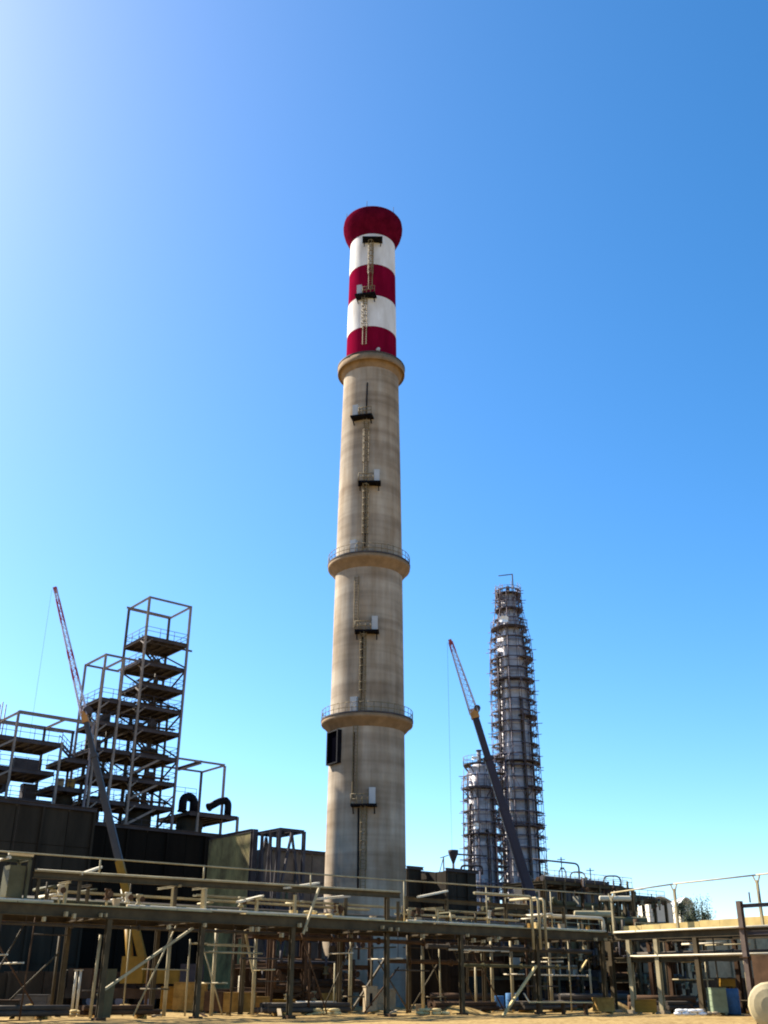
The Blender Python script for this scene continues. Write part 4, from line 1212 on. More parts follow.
# ------------------------------------------------------------------ process modules behind the rack
def module(label, u0, u1, v0, v1, zt, nb, seed, levels=(0.4, 0.7, 1.0), mc=M_RACK, npipes=9, mp=(M_PIPED, M_RUST, M_PIPEG, M_STEELD), walls=0.3, extras=True):
    rnd = random.Random(seed)
    T = thing('pipe_module', W((u0 + u1) / 2, (v0 + v1) / 2, 0), label, 'pipe module')
    us = [u0 + (u1 - u0) * i / nb for i in range(nb + 1)]
    for u in us:
        for v in (v0, v1): ib('column', W(u, v, 0), W(u, v, zt), 0.3, 0.3, mc, T, VV_)
    for k in levels:
        z = zt * k
        for v in (v0, v1): ib('long_beam', W(u0, v, z - 0.15), W(u1, v, z - 0.15), 0.22, 0.32, mc, T)
        for u in us: ib('cross_beam', W(u, v0, z - 0.16), W(u, v1, z - 0.16), 0.2, 0.3, mc, T)
        for j in range(npipes):
            r = rnd.choice((0.08, 0.12, 0.16, 0.24, 0.3))
            v = v0 + 0.5 + (v1 - v0 - 1.0) * (j + rnd.uniform(0.2, 0.8)) / npipes
            a = u0 + rnd.uniform(-0.5, (u1 - u0) * 0.3); b = u1 - rnd.uniform(-0.5, (u1 - u0) * 0.3)
            m = rnd.choice(mp) if (rnd.random() < 0.95 or r > 0.13) else M_PIPE
            pts = [W(a, v, z + r + 0.01), W(b, v, z + r + 0.01)]
            if rnd.random() < 0.5: pts.append(W(b, v, max(0.3, z - rnd.uniform(1.0, 2.2))))
            if rnd.random() < 0.35: pts.insert(0, W(a, v, z + rnd.uniform(0.8, 1.6)))
            MB().path(route(pts, max(0.25, r * 2)), r, 8).build('pipe', m, T)
        for j in range(4):
            v = v0 - rnd.uniform(0.2, 0.5); u = rnd.uniform(u0, u1 - 1)
            h = rnd.uniform(0.8, 2.2)
            tube('riser', W(u, v, max(0.0, z - h)), W(u, v, z + rnd.uniform(0.1, 0.8)), rnd.choice((0.07, 0.1, 0.14)), rnd.choice(mp), T)
            c = W(u, v, max(0.4, z - h * 0.4))
            vb = MB().lathe(c, [(0.02, -0.3), (0.25, -0.3), (0.25, -0.22), (0.14, -0.15), (0.22, 0), (0.14, 0.15), (0.25, 0.22), (0.25, 0.3), (0.02, 0.3)], 10).build('valve', rnd.choice((M_RACKL, M_PIPEG, M_RUST, M_STEELD)), T)
            MB().tube(c - VV_ * 0.2, c - VV_ * 0.55, 0.04, 6).build('valve_stem', M_STEELD, vb)
            MB().tube(c - VV_ * 0.52, c - VV_ * 0.57, 0.22, 12).build('handwheel', M_RUST, vb)
    for i in range(nb):
        if rnd.random() < walls:
            MB().gbox(us[i] + 0.2, us[i + 1] - 0.2, v1 - 0.12, v1 - 0.05, 0.2, zt * rnd.uniform(0.5, 0.95)).build('sheet', rnd.choice((M_CASE, M_SHED, M_RUST)), T)
        if rnd.random() < 0.6:
            brace(T, (us[i], v0, 0.2), (us[i + 1], v0, zt * levels[0] - 0.3), mc, 0.16)
    if extras:
        handrail(T, W(u0, v0, zt), W(u1, v0, zt), 1.1, M_RACKL)
        for j in range(3):
            u = rnd.uniform(u0 + 1, u1 - 2); w = rnd.uniform(0.5, 1.1)
            z = zt * levels[rnd.randrange(len(levels) - 1)]
            MB().gbox(u, u + w, v0 + 0.3, v0 + 1.1, z + 0.02, z + rnd.uniform(0.7, 1.3)).build('junction_box', rnd.choice((M_GALV, M_SHED, M_PIPEG)), T)
    return T
module('dark low pipe module under the rack left of the chimney', 45.5, 55, 70, 75, 5.4, 3, 21, (0.3, 0.6, 1.0), M_RUST, 6, (M_PIPED, M_RUST, M_STEELD), 0.9, False)
module('dark pipe module just right of the chimney behind the rack', 72.5, 82, 69, 75, 6.6, 3, 22, walls=0.6)
module('pipe module below the shorter process column', 82.5, 92, 82, 88, 9.2, 3, 23, walls=0.7)
module('crowded pipe module behind the rack corner', 83.5, 94, 66, 72, 6.2, 3, 24, walls=0.4)
module('long pipe module below the tallest process column and right crane boom', 94, 110, 84, 91, 9.0, 4, 25, walls=0.7)
module('low pipe module at right beyond the sunlit rack', 88, 100, 46, 53, 4.6, 3, 26, (0.5, 1.0), walls=0.4)
module('far pipe module on the right skyline under the pipe loops', atv(545, 885, 80)[0], atv(632, 885, 80)[0], 80, 86, atv(585, 884, 80)[2], 5, 27, (0.35, 0.6, 0.8, 1.0), walls=0.6)
module('low dark pipe module behind the thick brown column', 84, 95, 33, 40, 5.2, 3, 28, (0.5, 1.0), walls=0.5)
clad_block('equipment_house', 'dark equipment house right of the chimney behind the pipe modules', atv(446, 872, 92)[0], atv(476, 872, 92)[0], 92, 97, atv(460, 872, 92)[2], M_CASE, 1.8, 2.8)
clad_block('equipment_house', 'small dark hut touching the right side of the chimney base', atv(407, 870, 96)[0], atv(421, 870, 96)[0], 96, 100, atv(412, 869, 96)[2], M_CASE, 1.8, 2.8)
clad_block('equipment_house', 'tall dark equipment house on the skyline right of the tallest column', atv(543, 885, 92)[0], atv(598, 890, 92)[0], 92, 97, atv(570, 887, 92)[2], M_SHED, 2.4, 2.8)
module('dark pipe module on the skyline under the square pipe loop', atv(599, 885, 92)[0], atv(628, 890, 92)[0], 92, 98, atv(612, 888, 92)[2], 3, 71, (0.35, 0.6, 0.8, 1.0), walls=0.4)
module('lowest pipe module on the skyline left of the white tent', atv(630, 885, 88)[0], atv(664, 890, 88)[0], 88, 93, atv(645, 899, 88)[2], 3, 72, (0.4, 0.7, 1.0), walls=0.3)
clad_block('site_office', 'pale low building seen between the chimney and the dark equipment house', atv(418, 880, 125)[0], atv(448, 880, 125)[0], 125, 131, atv(430, 874, 125)[2], M_PALE, 2.4, 2.6)
# ------------------------------------------------------------------ pieces on the skyline right of the chimney
def hopper():
    Y = 128; p = at(453.5, 868, Y); q = at(453.5, 851.5, Y)
    T = thing('hopper', (p.x, Y, 0), 'dark funnel on a pole with a pipe arm, left of the shorter column', 'hopper')
    tube('pole', (p.x, Y, 0), (p.x, Y, q.z - 1.3), 0.13, M_STEELD, T)
    MB().lathe((p.x, Y, q.z), [(0.12, -1.4), (0.5, -0.45), (0.62, -0.1), (0.62, 0.15), (0.5, 0.15), (0.02, -0.2)], 16).build('funnel', M_STEELD, T)
    tube('pipe_arm', (p.x + 0.3, Y, q.z - 0.3), (p.x + 4.0, Y, q.z - 0.5), 0.1, M_STEELD, T)
    MB().path(route([(p.x + 0.9, Y, q.z - 3.0), (p.x + 0.9, Y, q.z - 1.6), (p.x + 3.4, Y, q.z - 1.6), (p.x + 3.4, Y, q.z - 2.6)], 0.4), 0.13, 8).build('pipe_loop', M_STEELD, T)
hopper()
def mast():
    Y = 126; p = at(444, 884, Y); q = at(444, 857, Y)
    T = thing('mast', (p.x, Y, 0), 'thin mast with a slanting stay right of the chimney base', 'mast')
    tube('pole', (p.x, Y, 0), (p.x, Y, q.z), 0.08, M_STEELD, T); a = at(436, 886, Y)
    tube('stay', a, (p.x, Y, q.z), 0.05, M_STEELD, T); tube('crossarm', (p.x - 0.4, Y, q.z - 0.1), (p.x + 0.6, Y, q.z + 0.2), 0.05, M_STEELD, T)
mast()
def loop(label, x0, x1, yb, yt, Y, r, m=M_STEELD):
    a, b = at(x0, yb, Y), at(x1, yb, Y); z = at(x0, yt, Y).z
    pipe(label, [(a.x, Y, 6.0), (a.x, Y, z), (b.x, Y, z), (b.x, Y, 6.0)], r, m, 0.7)
def flow_line():
    Y = 132; a, c, b = at(533, 859, Y), at(580, 863, Y), at(580, 884, Y)
    pipe('long dark overhead pipe bending down right of the tallest column', [a, (c.x, Y + 1, c.z), (b.x, Y + 1, 7.0)], 0.11, M_STEELD, 0.6)
flow_line()
loop('upper dark pipe loop on the skyline right of the tallest column', 571, 586, 888, 872, 136, 0.09)
loop('square dark pipe loop on the skyline above the sunlit rack', 604.5, 621.5, 890, 876, 134, 0.10)
loop('small dark pipe loop just right of the tallest column', 560, 567, 888, 868, 134, 0.07)
def skyline_pole(label, px, yt, Y, r=0.07):
    q = at(px, yt, Y); T = thing('pole', (q.x, Y, 0), label, 'pole')
    tube('shaft', (q.x, Y, 0), (q.x, Y, q.z), r, M_STEELD, T); tube('arm', (q.x - 0.5, Y, q.z - 0.3), (q.x + 0.5, Y, q.z - 0.3), r * 0.7, M_STEELD, T)
skyline_pole('thin dark pole on the skyline between the tallest column and the pipe loops', 561, 857, 138)
skyline_pole('thin short pole on the skyline left of the square pipe loop', 590, 868, 138)
def long_tank(label, pa, pb, Y, r, m, cat='tank', dy=0.0):
    a, b = at(*pa, Y), at(*pb, Y); b.y += dy; a.z = b.z = (a.z + b.z) / 2
    T = drum(label, a, b, r, m, cat, 'horizontal_tank', False)
    for t in (0.2, 0.8):
        p = a.lerp(b, t); ib('support', Vector((p.x, p.y, 0)), Vector((p.x, p.y, p.z - r * 0.9)), 0.3, 0.3, M_RACK, T)
long_tank('white horizontal pipe drum on the skyline above the sunlit rack', (600, 899), (630, 898), 112, 0.26, M_PIPE)
long_tank('tan horizontal drum behind the sunlit rack', (575, 914), (612, 914), 108, 0.3, M_RACKL)
long_tank('second tan drum low behind the left part of the sunlit rack', (600, 922), (646, 919), 112, 0.34, M_PIPEG)
def tent(label, px0, px1, yb, yt, Y):
    a, b = at(px0, yb, Y), at(px1, yb, Y); zt = at((px0 + px1) / 2, yt, Y).z
    T = thing('storage_tent', ((a.x + b.x) / 2, Y, 0), label, 'tent')
    zb = a.z; w = b.x - a.x; dep = 8
    prof = [(a.x + w * t, zb + (zt - zb) * math.sin(math.pi * (0.06 + 0.88 * t))) for t in [i / 12 for i in range(13)]]
    for k in range(4):
        y0, y1 = Y + dep * k / 4 + 0.03, Y + dep * (k + 1) / 4 - 0.03
        mb = MB(); vs = [(x, y, z) for y in (y0, y1) for x, z in prof] + [(x, y, z - 0.1) for y in (y0, y1) for x, z in prof]
        n = 13
        fs = [(i, i + 1, n + i + 1, n + i) for i in range(n - 1)] + [(2 * n + i + 1, 2 * n + i, 3 * n + i, 3 * n + i + 1) for i in range(n - 1)] + [(i + 1, i, 2 * n + i, 2 * n + i + 1) for i in range(n - 1)]
        mb.add(vs, fs); mb.build('roof_sheet', M_TARP, T)
    MB().box(((a.x + b.x) / 2, Y + dep / 2, zb / 2), Vector((w / 2 - 0.1, 0, 0)), Vector((0, dep / 2 - 0.2, 0)), ZV * (zb / 2)).build('wall', M_PALE, T)
    MB().box(((a.x + b.x) / 2, Y + 0.15, zb * 0.4), Vector((w * 0.18, 0, 0)), Vector((0, 0.06, 0)), ZV * (zb * 0.4)).build('door', M_SHED, T)
tent('wide white tent roof on the skyline at right', 648, 673, 903, 896, 170)
tent('small white tent roof beside the trees on the skyline', 680, 694, 905, 897, 175)
clad_block('far_wall', 'long low grey wall on the skyline at right below the trees', 112, 150, 60, 63, 6.6, M_SHED, 3.0, 2.2, cat='wall')
def tree(label, px, yt, Y, w, seed):
    rnd = random.Random(seed)
    q = at(px, yt, Y); base = Vector((q.x, Y, 0)); h = q.z
    T = thing('tree', base, label, 'tree', 'trees on the right skyline')
    mb = MB(); mb.tube(base - ZV * 0.2, base + ZV * h * 0.5, 0.22, 8, 0.15, False); mb.tube(base + ZV * h * 0.5, base + ZV * h * 0.92, 0.15, 8, 0.04, False)
    tips = []
    for i in range(14):
        z = h * rnd.uniform(0.35, 0.9); a = rnd.uniform(0, 6.28); L = w * rnd.uniform(0.4, 1.0) * (1.15 - z / h)
        p = base + ZV * z; e = p + Vector((math.cos(a) * L, math.sin(a) * L, L * rnd.uniform(0.5, 1.2)))
        mb.tube(p, e, 0.06, 5, 0.02, False); tips += [e, p.lerp(e, 0.6)]
    mb.build('trunk', M_BARK, T)
    tips.append(base + ZV * h * 0.95)
    lf = MB()
    for t in tips:
        for _ in range(55):
            g = Vector((rnd.gauss(0, 1), rnd.gauss(0, 1), rnd.gauss(0, 1.2))) * 0.38
            p = t + g; s = rnd.uniform(0.10, 0.2)
            a = Vector((rnd.gauss(0, 1), rnd.gauss(0, 1), rnd.gauss(0, 1))).normalized(); b = a.orthogonal().normalized()
            lf.add([p - a * s, p + b * s * 0.5, p + a * s, p - b * s * 0.5], [(0, 1, 2, 3)])
    o = lf.build('crown', M_LEAF, T); o['kind'] = 'stuff'
for i, (px, yt, w, lab) in enumerate(((679, 897, 0.9, 'slim dark tree at the left end of the skyline row'), (687, 901, 1.0, 'low dark tree, second from the left in the skyline row'), (693, 898, 0.9, 'middle dark tree of the skyline row at right'),
                           (700, 897, 0.8, 'pointed dark tree, second from the right in the skyline row'), (706, 897.5, 0.8, 'slim dark tree at the right end of the skyline row'))):
    tree(lab, px, yt, 150 + i, w, 40 + i)
def left_mast():
    Y = 112
    T = thing('scaffold', (at(4, 740, Y).x, Y, 0), 'narrow scaffold mast at the extreme left edge above the low frame', 'scaffold')
    for px in (-3, 3):
        q = at(px, 702, Y)
        for d in (0, 1.1): tube('standard', (q.x, Y + d, 16.5), (q.x, Y + d, q.z), 0.07, M_SCAF, T, 6)
    a, b = at(-3, 720, Y).x, at(3, 720, Y).x
    for i in range(7):
        z = 18 + 1.7 * i; bar('ledger', (a, Y, z), (b, Y, z), 0.07, 0.07, M_SCAF, T)
        bar('plank', (a, Y + 0.55, z + 0.06), (b, Y + 0.55, z + 0.06), 0.9, 0.06, M_PLANK, T)
left_mast()

# ------------------------------------------------------------------ loose things on the ground under and behind the rack
def gpt(px, Y): return gnd(px, Y)
crate('large yellow-brown wooden crate with pale lid on the ground left of centre', gpt(240, 76), 2.0, 1.4, 1.25, M_CRATE, 4)
crate('dark brown crate right beside the large yellow-brown crate', gpt(262, 78), 1.1, 1.2, 1.0, M_CRATE, 3, 0.3)
crate('orange crate on the ground at the foot of the rack, left of the thin pole', gpt(190, 82), 2.3, 1.5, 1.9, M_CRATE, 4, 0.1)
crate('small brown crate between the two orange crates', gpt(216, 79), 1.3, 1.2, 1.3, M_RUST, 3, -0.2)
crate('reddish brown crate at the lower left corner', gpt(4, 63), 1.6, 1.2, 0.9, M_RUST, 3, 0.2)
crate('dark blue-grey crate at lower left near the sand heap', gpt(32, 72), 2.0, 1.1, 1.1, M_SHED, 3, 0.1)
crate('grey crate right of the beige cabinet at the chimney foot', gpt(384, 87), 1.6, 1.2, 1.5, M_BLOCK, 3, 0.15)
crate('pale box at the foot of the light pole right of the chimney', gpt(420, 84), 0.6, 0.5, 0.5, M_BLOCK, 2)
crate('small tan box on the ground right of the chimney', gpt(440, 86), 0.5, 0.5, 0.5, M_CRATE, 2)
crate('green-grey crate left of the blue tank at lower right', gpt(717, 83), 1.1, 1.0, 1.7, M_GREEN, 4, 0.1)
crate('yellow crate on top of the blue tank at lower right', gpt(729, 84) + ZV * 1.72, 1.0, 0.8, 0.6, M_YEL, 2)
def electric_cabinet(label, px, Y, w, d, h, m):
    c = gpt(px, Y); T = thing('electric_cabinet', c, label, 'cabinet')
    a = Vector((1, 0.25, 0)).normalized(); b = Vector((-a.y, a.x, 0))
    MB().box(c + ZV * (h / 2 + 0.1), a * w / 2, b * d / 2, ZV * h / 2).build('body', m, T)
    MB().box(c + ZV * (h / 2 + 0.1) - b * (d / 2 + 0.02), a * (w / 2 - 0.06), b * 0.02, ZV * (h / 2 - 0.08)).build('door', m, T)
    MB().box(c + ZV * (h / 2 + 0.1) - b * (d / 2 + 0.05) - a * w * 0.05, a * 0.09, b * 0.02, ZV * (h * 0.25)).build('slot', M_DUCT, T)
    MB().box(c + ZV * 0.05, a * (w / 2 - 0.1), b * (d / 2 - 0.1), ZV * 0.05).build('plinth', M_DUCT, T)
    MB().box(c + ZV * (h + 0.13), a * (w / 2 + 0.05), b * (d / 2 + 0.05), ZV * 0.03).build('lid', m, T)
electric_cabinet('beige electric cabinet with a dark slot at the foot of the chimney', 370, 80, 0.8, 0.9, 1.6, M_BLOCK)
def barrel(label, px, Y, r, h, m, z=0.0):
    c = gpt(px, Y) + ZV * z; T = thing('barrel', c, label, 'barrel')
    MB().lathe(c, [(0.01, 0.02), (r * 0.95, 0.0), (r, 0.03), (r, h - 0.03), (r * 0.95, h), (r * 0.9, h - 0.03), (0.01, h - 0.03)], 20).build('shell', m, T)
    for k in (0.33, 0.66): MB().lathe(c, [(r, h * k - 0.03), (r + 0.025, h * k), (r, h * k + 0.03)], 20).build('hoop', m, T)
barrel('blue upright tank standing at lower right beside the green-grey crate', 729, 84, 0.75, 1.72, M_BLUE)
barrel('pale bottle-shaped tank on top of the large yellow-brown crate', 240.5, 76, 0.22, 1.0, M_PIPE, 1.33)
barrel('blue drum on the ground behind the leaning pole', 512, 90, 0.5, 1.3, M_BLUE)
barrel('dull blue drum left of the leaning pole', 498, 91, 0.5, 1.1, M_BLUE)
bags('pale bags heaped on the ground left of the chimney foot', gpt(322, 76), 8, 1.1, M_WOOD, 5)
bags('white bags heaped on the ground at lower right', gpt(688, 80), 8, 0.9, M_TARP, 6)
bags('grey bags on the ground right of the white heap', gpt(704, 82), 6, 0.8, M_BLOCK, 7)
def sand_heap(label, px, Y, w, h, seed):
    rnd = random.Random(seed); c = gpt(px, Y)
    n, m = 20, 7; mb = MB(); vs = []
    for j in range(m + 1):
        t = j / m
        for i in range(n):
            a = 2 * math.pi * i / n; r = w / 2 * t * (1 + 0.12 * math.sin(3 * a + seed) + rnd.uniform(-.05, .05))
            vs.append(c + Vector((r * math.cos(a), r * 0.7 * math.sin(a), h * (math.cos(math.pi * t) * 0.5 + 0.5) - 0.12 * (t ** 4) + rnd.uniform(-.02, .03))))
    mb.add(vs, [(j * n + i, (j + 1) * n + i, (j + 1) * n + (i + 1) % n, j * n + (i + 1) % n) for j in range(m) for i in range(n)], True)
    mb.f.append(list(range(n))); mb.smooth.append(True)
    tag(mb.build('sand_heap', M_SAND, None, c), label, 'sand heap')
sand_heap('low pale sand heap on the ground at lower left', 30, 66, 3.0, 0.7, 1)
sand_heap('yellow sand heap at the foot of the left crane', 125, 74, 4.2, 0.6, 2)
sand_heap('sand heap under the rack corner at right', 610, 92, 5.0, 0.8, 3)
sand_heap('long flat sand heap under the rack between chimney and leaning pole', 455, 83, 6.0, 0.5, 4)
def bench():
    c = gpt(560, 80); T = thing('work_table', c, 'low wooden work table on the ground right of the leaning pole', 'table')
    for i in range(4): MB().box(c + Vector((0, -0.45 + 0.3 * i, 0.78)), Vector((2.2, 0, 0)), Vector((0, 0.14, 0)), ZV * 0.03).build('plank', M_WOOD, T)
    for a in (-1.6, 0.2, 1.8):
        for b in (-0.4, 0.4): MB().bar(c + Vector((a, b, 0)), c + Vector((a * 0.97, b, 0.75)), 0.12).build('leg', M_RUST, T)
    MB().bar(c + Vector((-2.2, -0.2, 0.8)), c + Vector((-2.55, -0.2, 1.35)), 0.22, 0.06).build('raised_board', M_PIPE, T)
bench()
def prop_row():
    for i, (px, lab) in enumerate(((61.5, 'leftmost pale steel prop standing under the rack at lower left'), (73, 'middle pale steel prop standing under the rack at lower left'), (77.5, 'rightmost pale steel prop standing under the rack at lower left'))):
        c = gpt(px, 74); T = thing('steel_prop', c, lab, 'prop', 'pale props at lower left')
        tube('tube', c, c + ZV * 2.6, 0.09, M_PIPE, T); MB().box(c + ZV * 2.62, Vector((.14, 0, 0)), Vector((0, .14, 0)), ZV * .02).build('head_plate', M_PIPE, T)
        MB().box(c + ZV * 0.01, Vector((.16, 0, 0)), Vector((0, .16, 0)), ZV * .015).build('foot_plate', M_PIPE, T)
prop_row()
def pipe_pile(label, px, Y, n, L, r, m, ang=0.0):
    c = gpt(px, Y); T = thing('pipe_pile', c, label, 'pipe pile')
    a = Vector((math.cos(ang), math.sin(ang), 0)); b = Vector((-a.y, a.x, 0)); k = 0
    for row in range(2):
        for i in range(n - row):
            off = (i + row * 0.5 - n / 2) * 2.05 * r; d = random.uniform(-.2, .2)
            p = c + b * off + ZV * (r + 0.16 + row * 1.75 * r)
            tube('pipe', p - a * (L / 2 + d), p + a * (L / 2 - d), r, m, T, 10)
    for s in (-1, 1): MB().box(c + a * (s * L * 0.3) + ZV * 0.08, a * 0.1, b * (n * r + 0.1), ZV * 0.075).build('bearer', M_CRATE, T)
pipe_pile('pile of pale pipes on the ground left of the chimney foot', 313, 82, 3, 3.6, 0.16, M_PIPE, 0.05)
pipe_pile('pile of dark pipes on the ground below the right crane', 590, 98, 4, 6.0, 0.3, M_PIPED, 0.1)
pipe_pile('pile of rusty pipes on the ground between chimney and leaning pole', 462, 97, 4, 5.5, 0.3, M_RUST, 0.1)
pipe_pile('pile of rusty pipes on the ground under the sunlit rack', 660, 92, 4, 5.0, 0.28, M_RUST, -0.1)
def leaning_sheet():
    a, b = gpt(96, 66), gpt(112, 66); T = thing('steel_sheet', (a + b) / 2, 'grey-green steel sheet standing under the rack beside the left crane', 'steel sheet')
    h = 2.6
    MB().poly([a, b, b + Vector((0, 0.5, h)), a + Vector((0, 0.5, h))], (0, 0.04, 0)).build('plate', M_PIPEG, T)
    for t in (0.1, 0.9):
        p = a.lerp(b, t); MB().bar(p + Vector((0, 0.09, 0.05)), p + Vector((0, 0.56, h - 0.05)), 0.08).build('edge_rib', M_PIPEG, T)
leaning_sheet()
def tank_end():
    Y = 34; c = at(771, 1006, Y); c.z = max(c.z, 0.8)
    T = drum('pale round tank end lying in the lower right corner', c, c + Vector((1.2, 2.6, 0)), 0.66, M_RACKL, 'tank', 'horizontal_tank', True, False)
tank_end()
_h = at(751, 955, 78); _hu, _hv = _h.dot(UV_), _h.dot(VV_)
clad_block('site_hut', 'grey-brown hut wall at the right edge behind the thick column', _hu, _hu + 4, _hv - 8, _hv, _h.z, M_RUST, 2.0, 1.6, False, 'hut')
clad_block('shipping_container', 'dark container under the rack behind the cabinet and bags', 49.5, 57.5, 76.5, 79, 2.5, M_CASE, 2.0, 2.4, False, 'container')
clad_block('shipping_container', 'rust-brown container under the rack behind the left crane wheels', 32, 44, 84, 87, 2.7, M_RUST, 2.0, 2.6, False, 'container')
clad_block('shipping_container', 'dark container on the ground below the right crane', 75, 88, 77, 80, 2.7, M_CASE, 2.2, 2.6, False, 'container')
clad_block('shipping_container', 'brown container on the ground beyond the sunlit rack', 84, 98, 57, 60, 2.6, M_RUST, 2.2, 2.5, False, 'container')
clad_block('shipping_container', 'dark container on the ground at far left behind the props', 24, 31.5, 78, 81, 2.5, M_CASE, 2.2, 2.4, False, 'container')

# ------------------------------------------------------------------ long stock lying on the sand inside the rack
def ground_stock(label, u0, u1, v, n, r, m, rows=2):
    c = W((u0 + u1) / 2, v, 0); T = thing('pipe_pile', c, label, 'pipe pile')
    for row in range(rows):
        for i in range(n - row):
            off = (i + row * 0.5 - (n - 1) / 2) * 2.06 * r; d = random.uniform(-.35, .35)
            tube('pipe', W(u0 + d, v + off, 0.13 + r + row * 1.76 * r), W(u1 + d, v + off, 0.13 + r + row * 1.76 * r), r, m, T, 9)
    for t in (0.2, 0.8):
        u = u0 + (u1 - u0) * t; MB().gbox(u - 0.09, u + 0.09, v - n * r - 0.1, v + n * r + 0.1, -0.1, 0.125).build('bearer', M_CRATE, T)
ground_stock('dark pipes stacked on the sand under the rack at the far left', 20.5, 26.2, 61.5, 4, 0.15, M_PIPED)
ground_stock('rusty pipes stacked on the sand under the rack in front of the left crane', 28, 32.4, 62.3, 4, 0.14, M_RUST)
ground_stock('dark pipes stacked under the rack in front of the braced frame', 40.2, 46.8, 62.5, 4, 0.16, M_PIPED)
ground_stock('brown pipes stacked under the rack just right of the chimney foot', 54.6, 60.8, 62.0, 4, 0.16, M_RUST)
ground_stock('dark pipes stacked on the sand at the rack corner', 63, 69, 62.0, 4, 0.17, M_PIPED)
ground_stock('rusty pipes stacked on the sand behind the blue tank', 76, 86, 50.5, 5, 0.2, M_RUST)
ground_stock('dark pipes stacked on the sand between the sunlit rack columns', 73, 82, 56.0, 5, 0.18, M_PIPED)
rnd = random.Random(77)
USED = set()
TONE = {'pale_timber': 'pale', 'crate_wood': 'orange-brown', 'concrete_block': 'grey', 'rusty_steel': 'dark brown', 'dark_steel': 'blackish'}
def zone(u, v):
    if u > 70.6: return 'under the sunlit right-hand rack'
    for lim, t in ((27, 'at the far left end'), (33, 'near the left crane'), (39.5, 'in front of the patchy plate wall'), (44, 'in front of the braced frame'), (49, 'in front of the chimney'), (55, 'just right of the chimney'), (62, 'near the leaning pole'), (71, 'near the rack corner')):
        if u < lim: return t
for i in range(48):
    u = rnd.uniform(21, 70); v = rnd.uniform(58.9, 63.5)
    if rnd.random() < 0.25: u, v = rnd.uniform(72, 84), rnd.uniform(47, 57)
    a = rnd.uniform(0, 3.14); L = rnd.uniform(0.5, 1.5); z = rnd.uniform(0.05, 0.12)
    d = Vector((math.cos(a), math.sin(a), rnd.uniform(0, 0.35)))
    c = W(u, v, 0.02); mm = rnd.choice((M_WOOD, M_CRATE, M_BLOCK, M_RUST)); wd = rnd.uniform(0.1, 0.25)
    lab = '%s timber offcut lying on the sand %s' % (TONE[mm.name], zone(u, v))
    if lab in USED: continue
    USED.add(lab)
    o = MB().bar(c, c + d * L, wd, z).build('timber_offcut', mm, None, c)
    tag(o, lab, 'timber', 'loose offcuts under the rack')
# small stuff left on the rack deck
for i in range(18):
    u = rnd.uniform(24, 69); v = RV0 + rnd.uniform(0.15, 0.9); s_ = rnd.uniform(0.08, 0.28); h_ = rnd.uniform(0.12, 0.5)
    c = W(u, v, ZD + 0.082)
    mm = rnd.choice((M_WOOD, M_CRATE, M_RUST, M_BLOCK, M_STEELD)); lab = '%s loose block on the rack walkway %s' % (TONE[mm.name], zone(u, 58))
    if lab in USED: continue
    USED.add(lab)
    o = MB().gbox(u - s_, u + s_, v - 0.12, v + 0.12, c.z, c.z + h_).build('loose_block', mm, None, c)
    tag(o, lab, 'block', 'loose blocks on the rack walkway')

_p = at(668, 930, 118)
clad_block('low_shed', 'long low tan shed beyond the sunlit rack, under its deck line', _p.dot(UV_), _p.dot(UV_) + 45, _p.dot(VV_), _p.dot(VV_) + 4, _p.z, M_BLOCK, 2.6, 2.4, False, 'shed')
module('small pipe module between the blue tank and the thick brown column', 80, 88, 41, 46, 3.9, 2, 61, (0.5, 1.0), M_RACK, 6, (M_RACKL, M_PIPEG, M_PIPED), walls=0.3, extras=False)

# pipes slung under the long rack
for lab, u0, u1, v, z, r, m in (('thin dark pipe slung under the rack at the far left', 15, 39, RV0 + 1.0, 4.75, 0.09, M_PIPED), ('rusty pipe slung under the middle of the rack', 38, 56, RV0 + 2.2, 4.6, 0.14, M_RUST),
        ('pale thin pipe slung under the rack left of the white risers', 53.5, 59.5, RV0 + 0.7, 4.15, 0.06, M_PIPE), ('dark pipe slung under the rack near the corner', 52, 69.5, RV0 + 1.4, 4.35, 0.17, M_PIPED),
        ('green-grey pipe slung low under the rack near the corner', 57, 69.5, RV0 + 3.0, 3.2, 0.12, M_PIPEG), ('thin pale pipe low under the rack beside the leaning pole', 63.5, 69.8, RV0 + 2.0, 2.6, 0.05, M_PIPE),
        ('brown pipe low under the rack right of the chimney foot', 50.5, 62, RV0 + 4.0, 3.4, 0.16, M_RUST)):
    T = thing('slung_pipe', W(u0, v, z), lab, 'pipe')
    tube('pipe_run', W(u0, v, z), W(u1, v, z), r, m, T, 10)
    k = u0 + 1.0
    while k < u1:
        tube('hanger_rod', W(k, v, z), W(k, v, ZD - 0.1), 0.025, M_STEELD, T, 5); k += 3.3
    k = u0 + 2.0
    while k < u1:
        MB().tube(W(k, v, z), W(k + 0.12, v, z), r * 1.7, 10).build('flange', m, T); k += 4.1

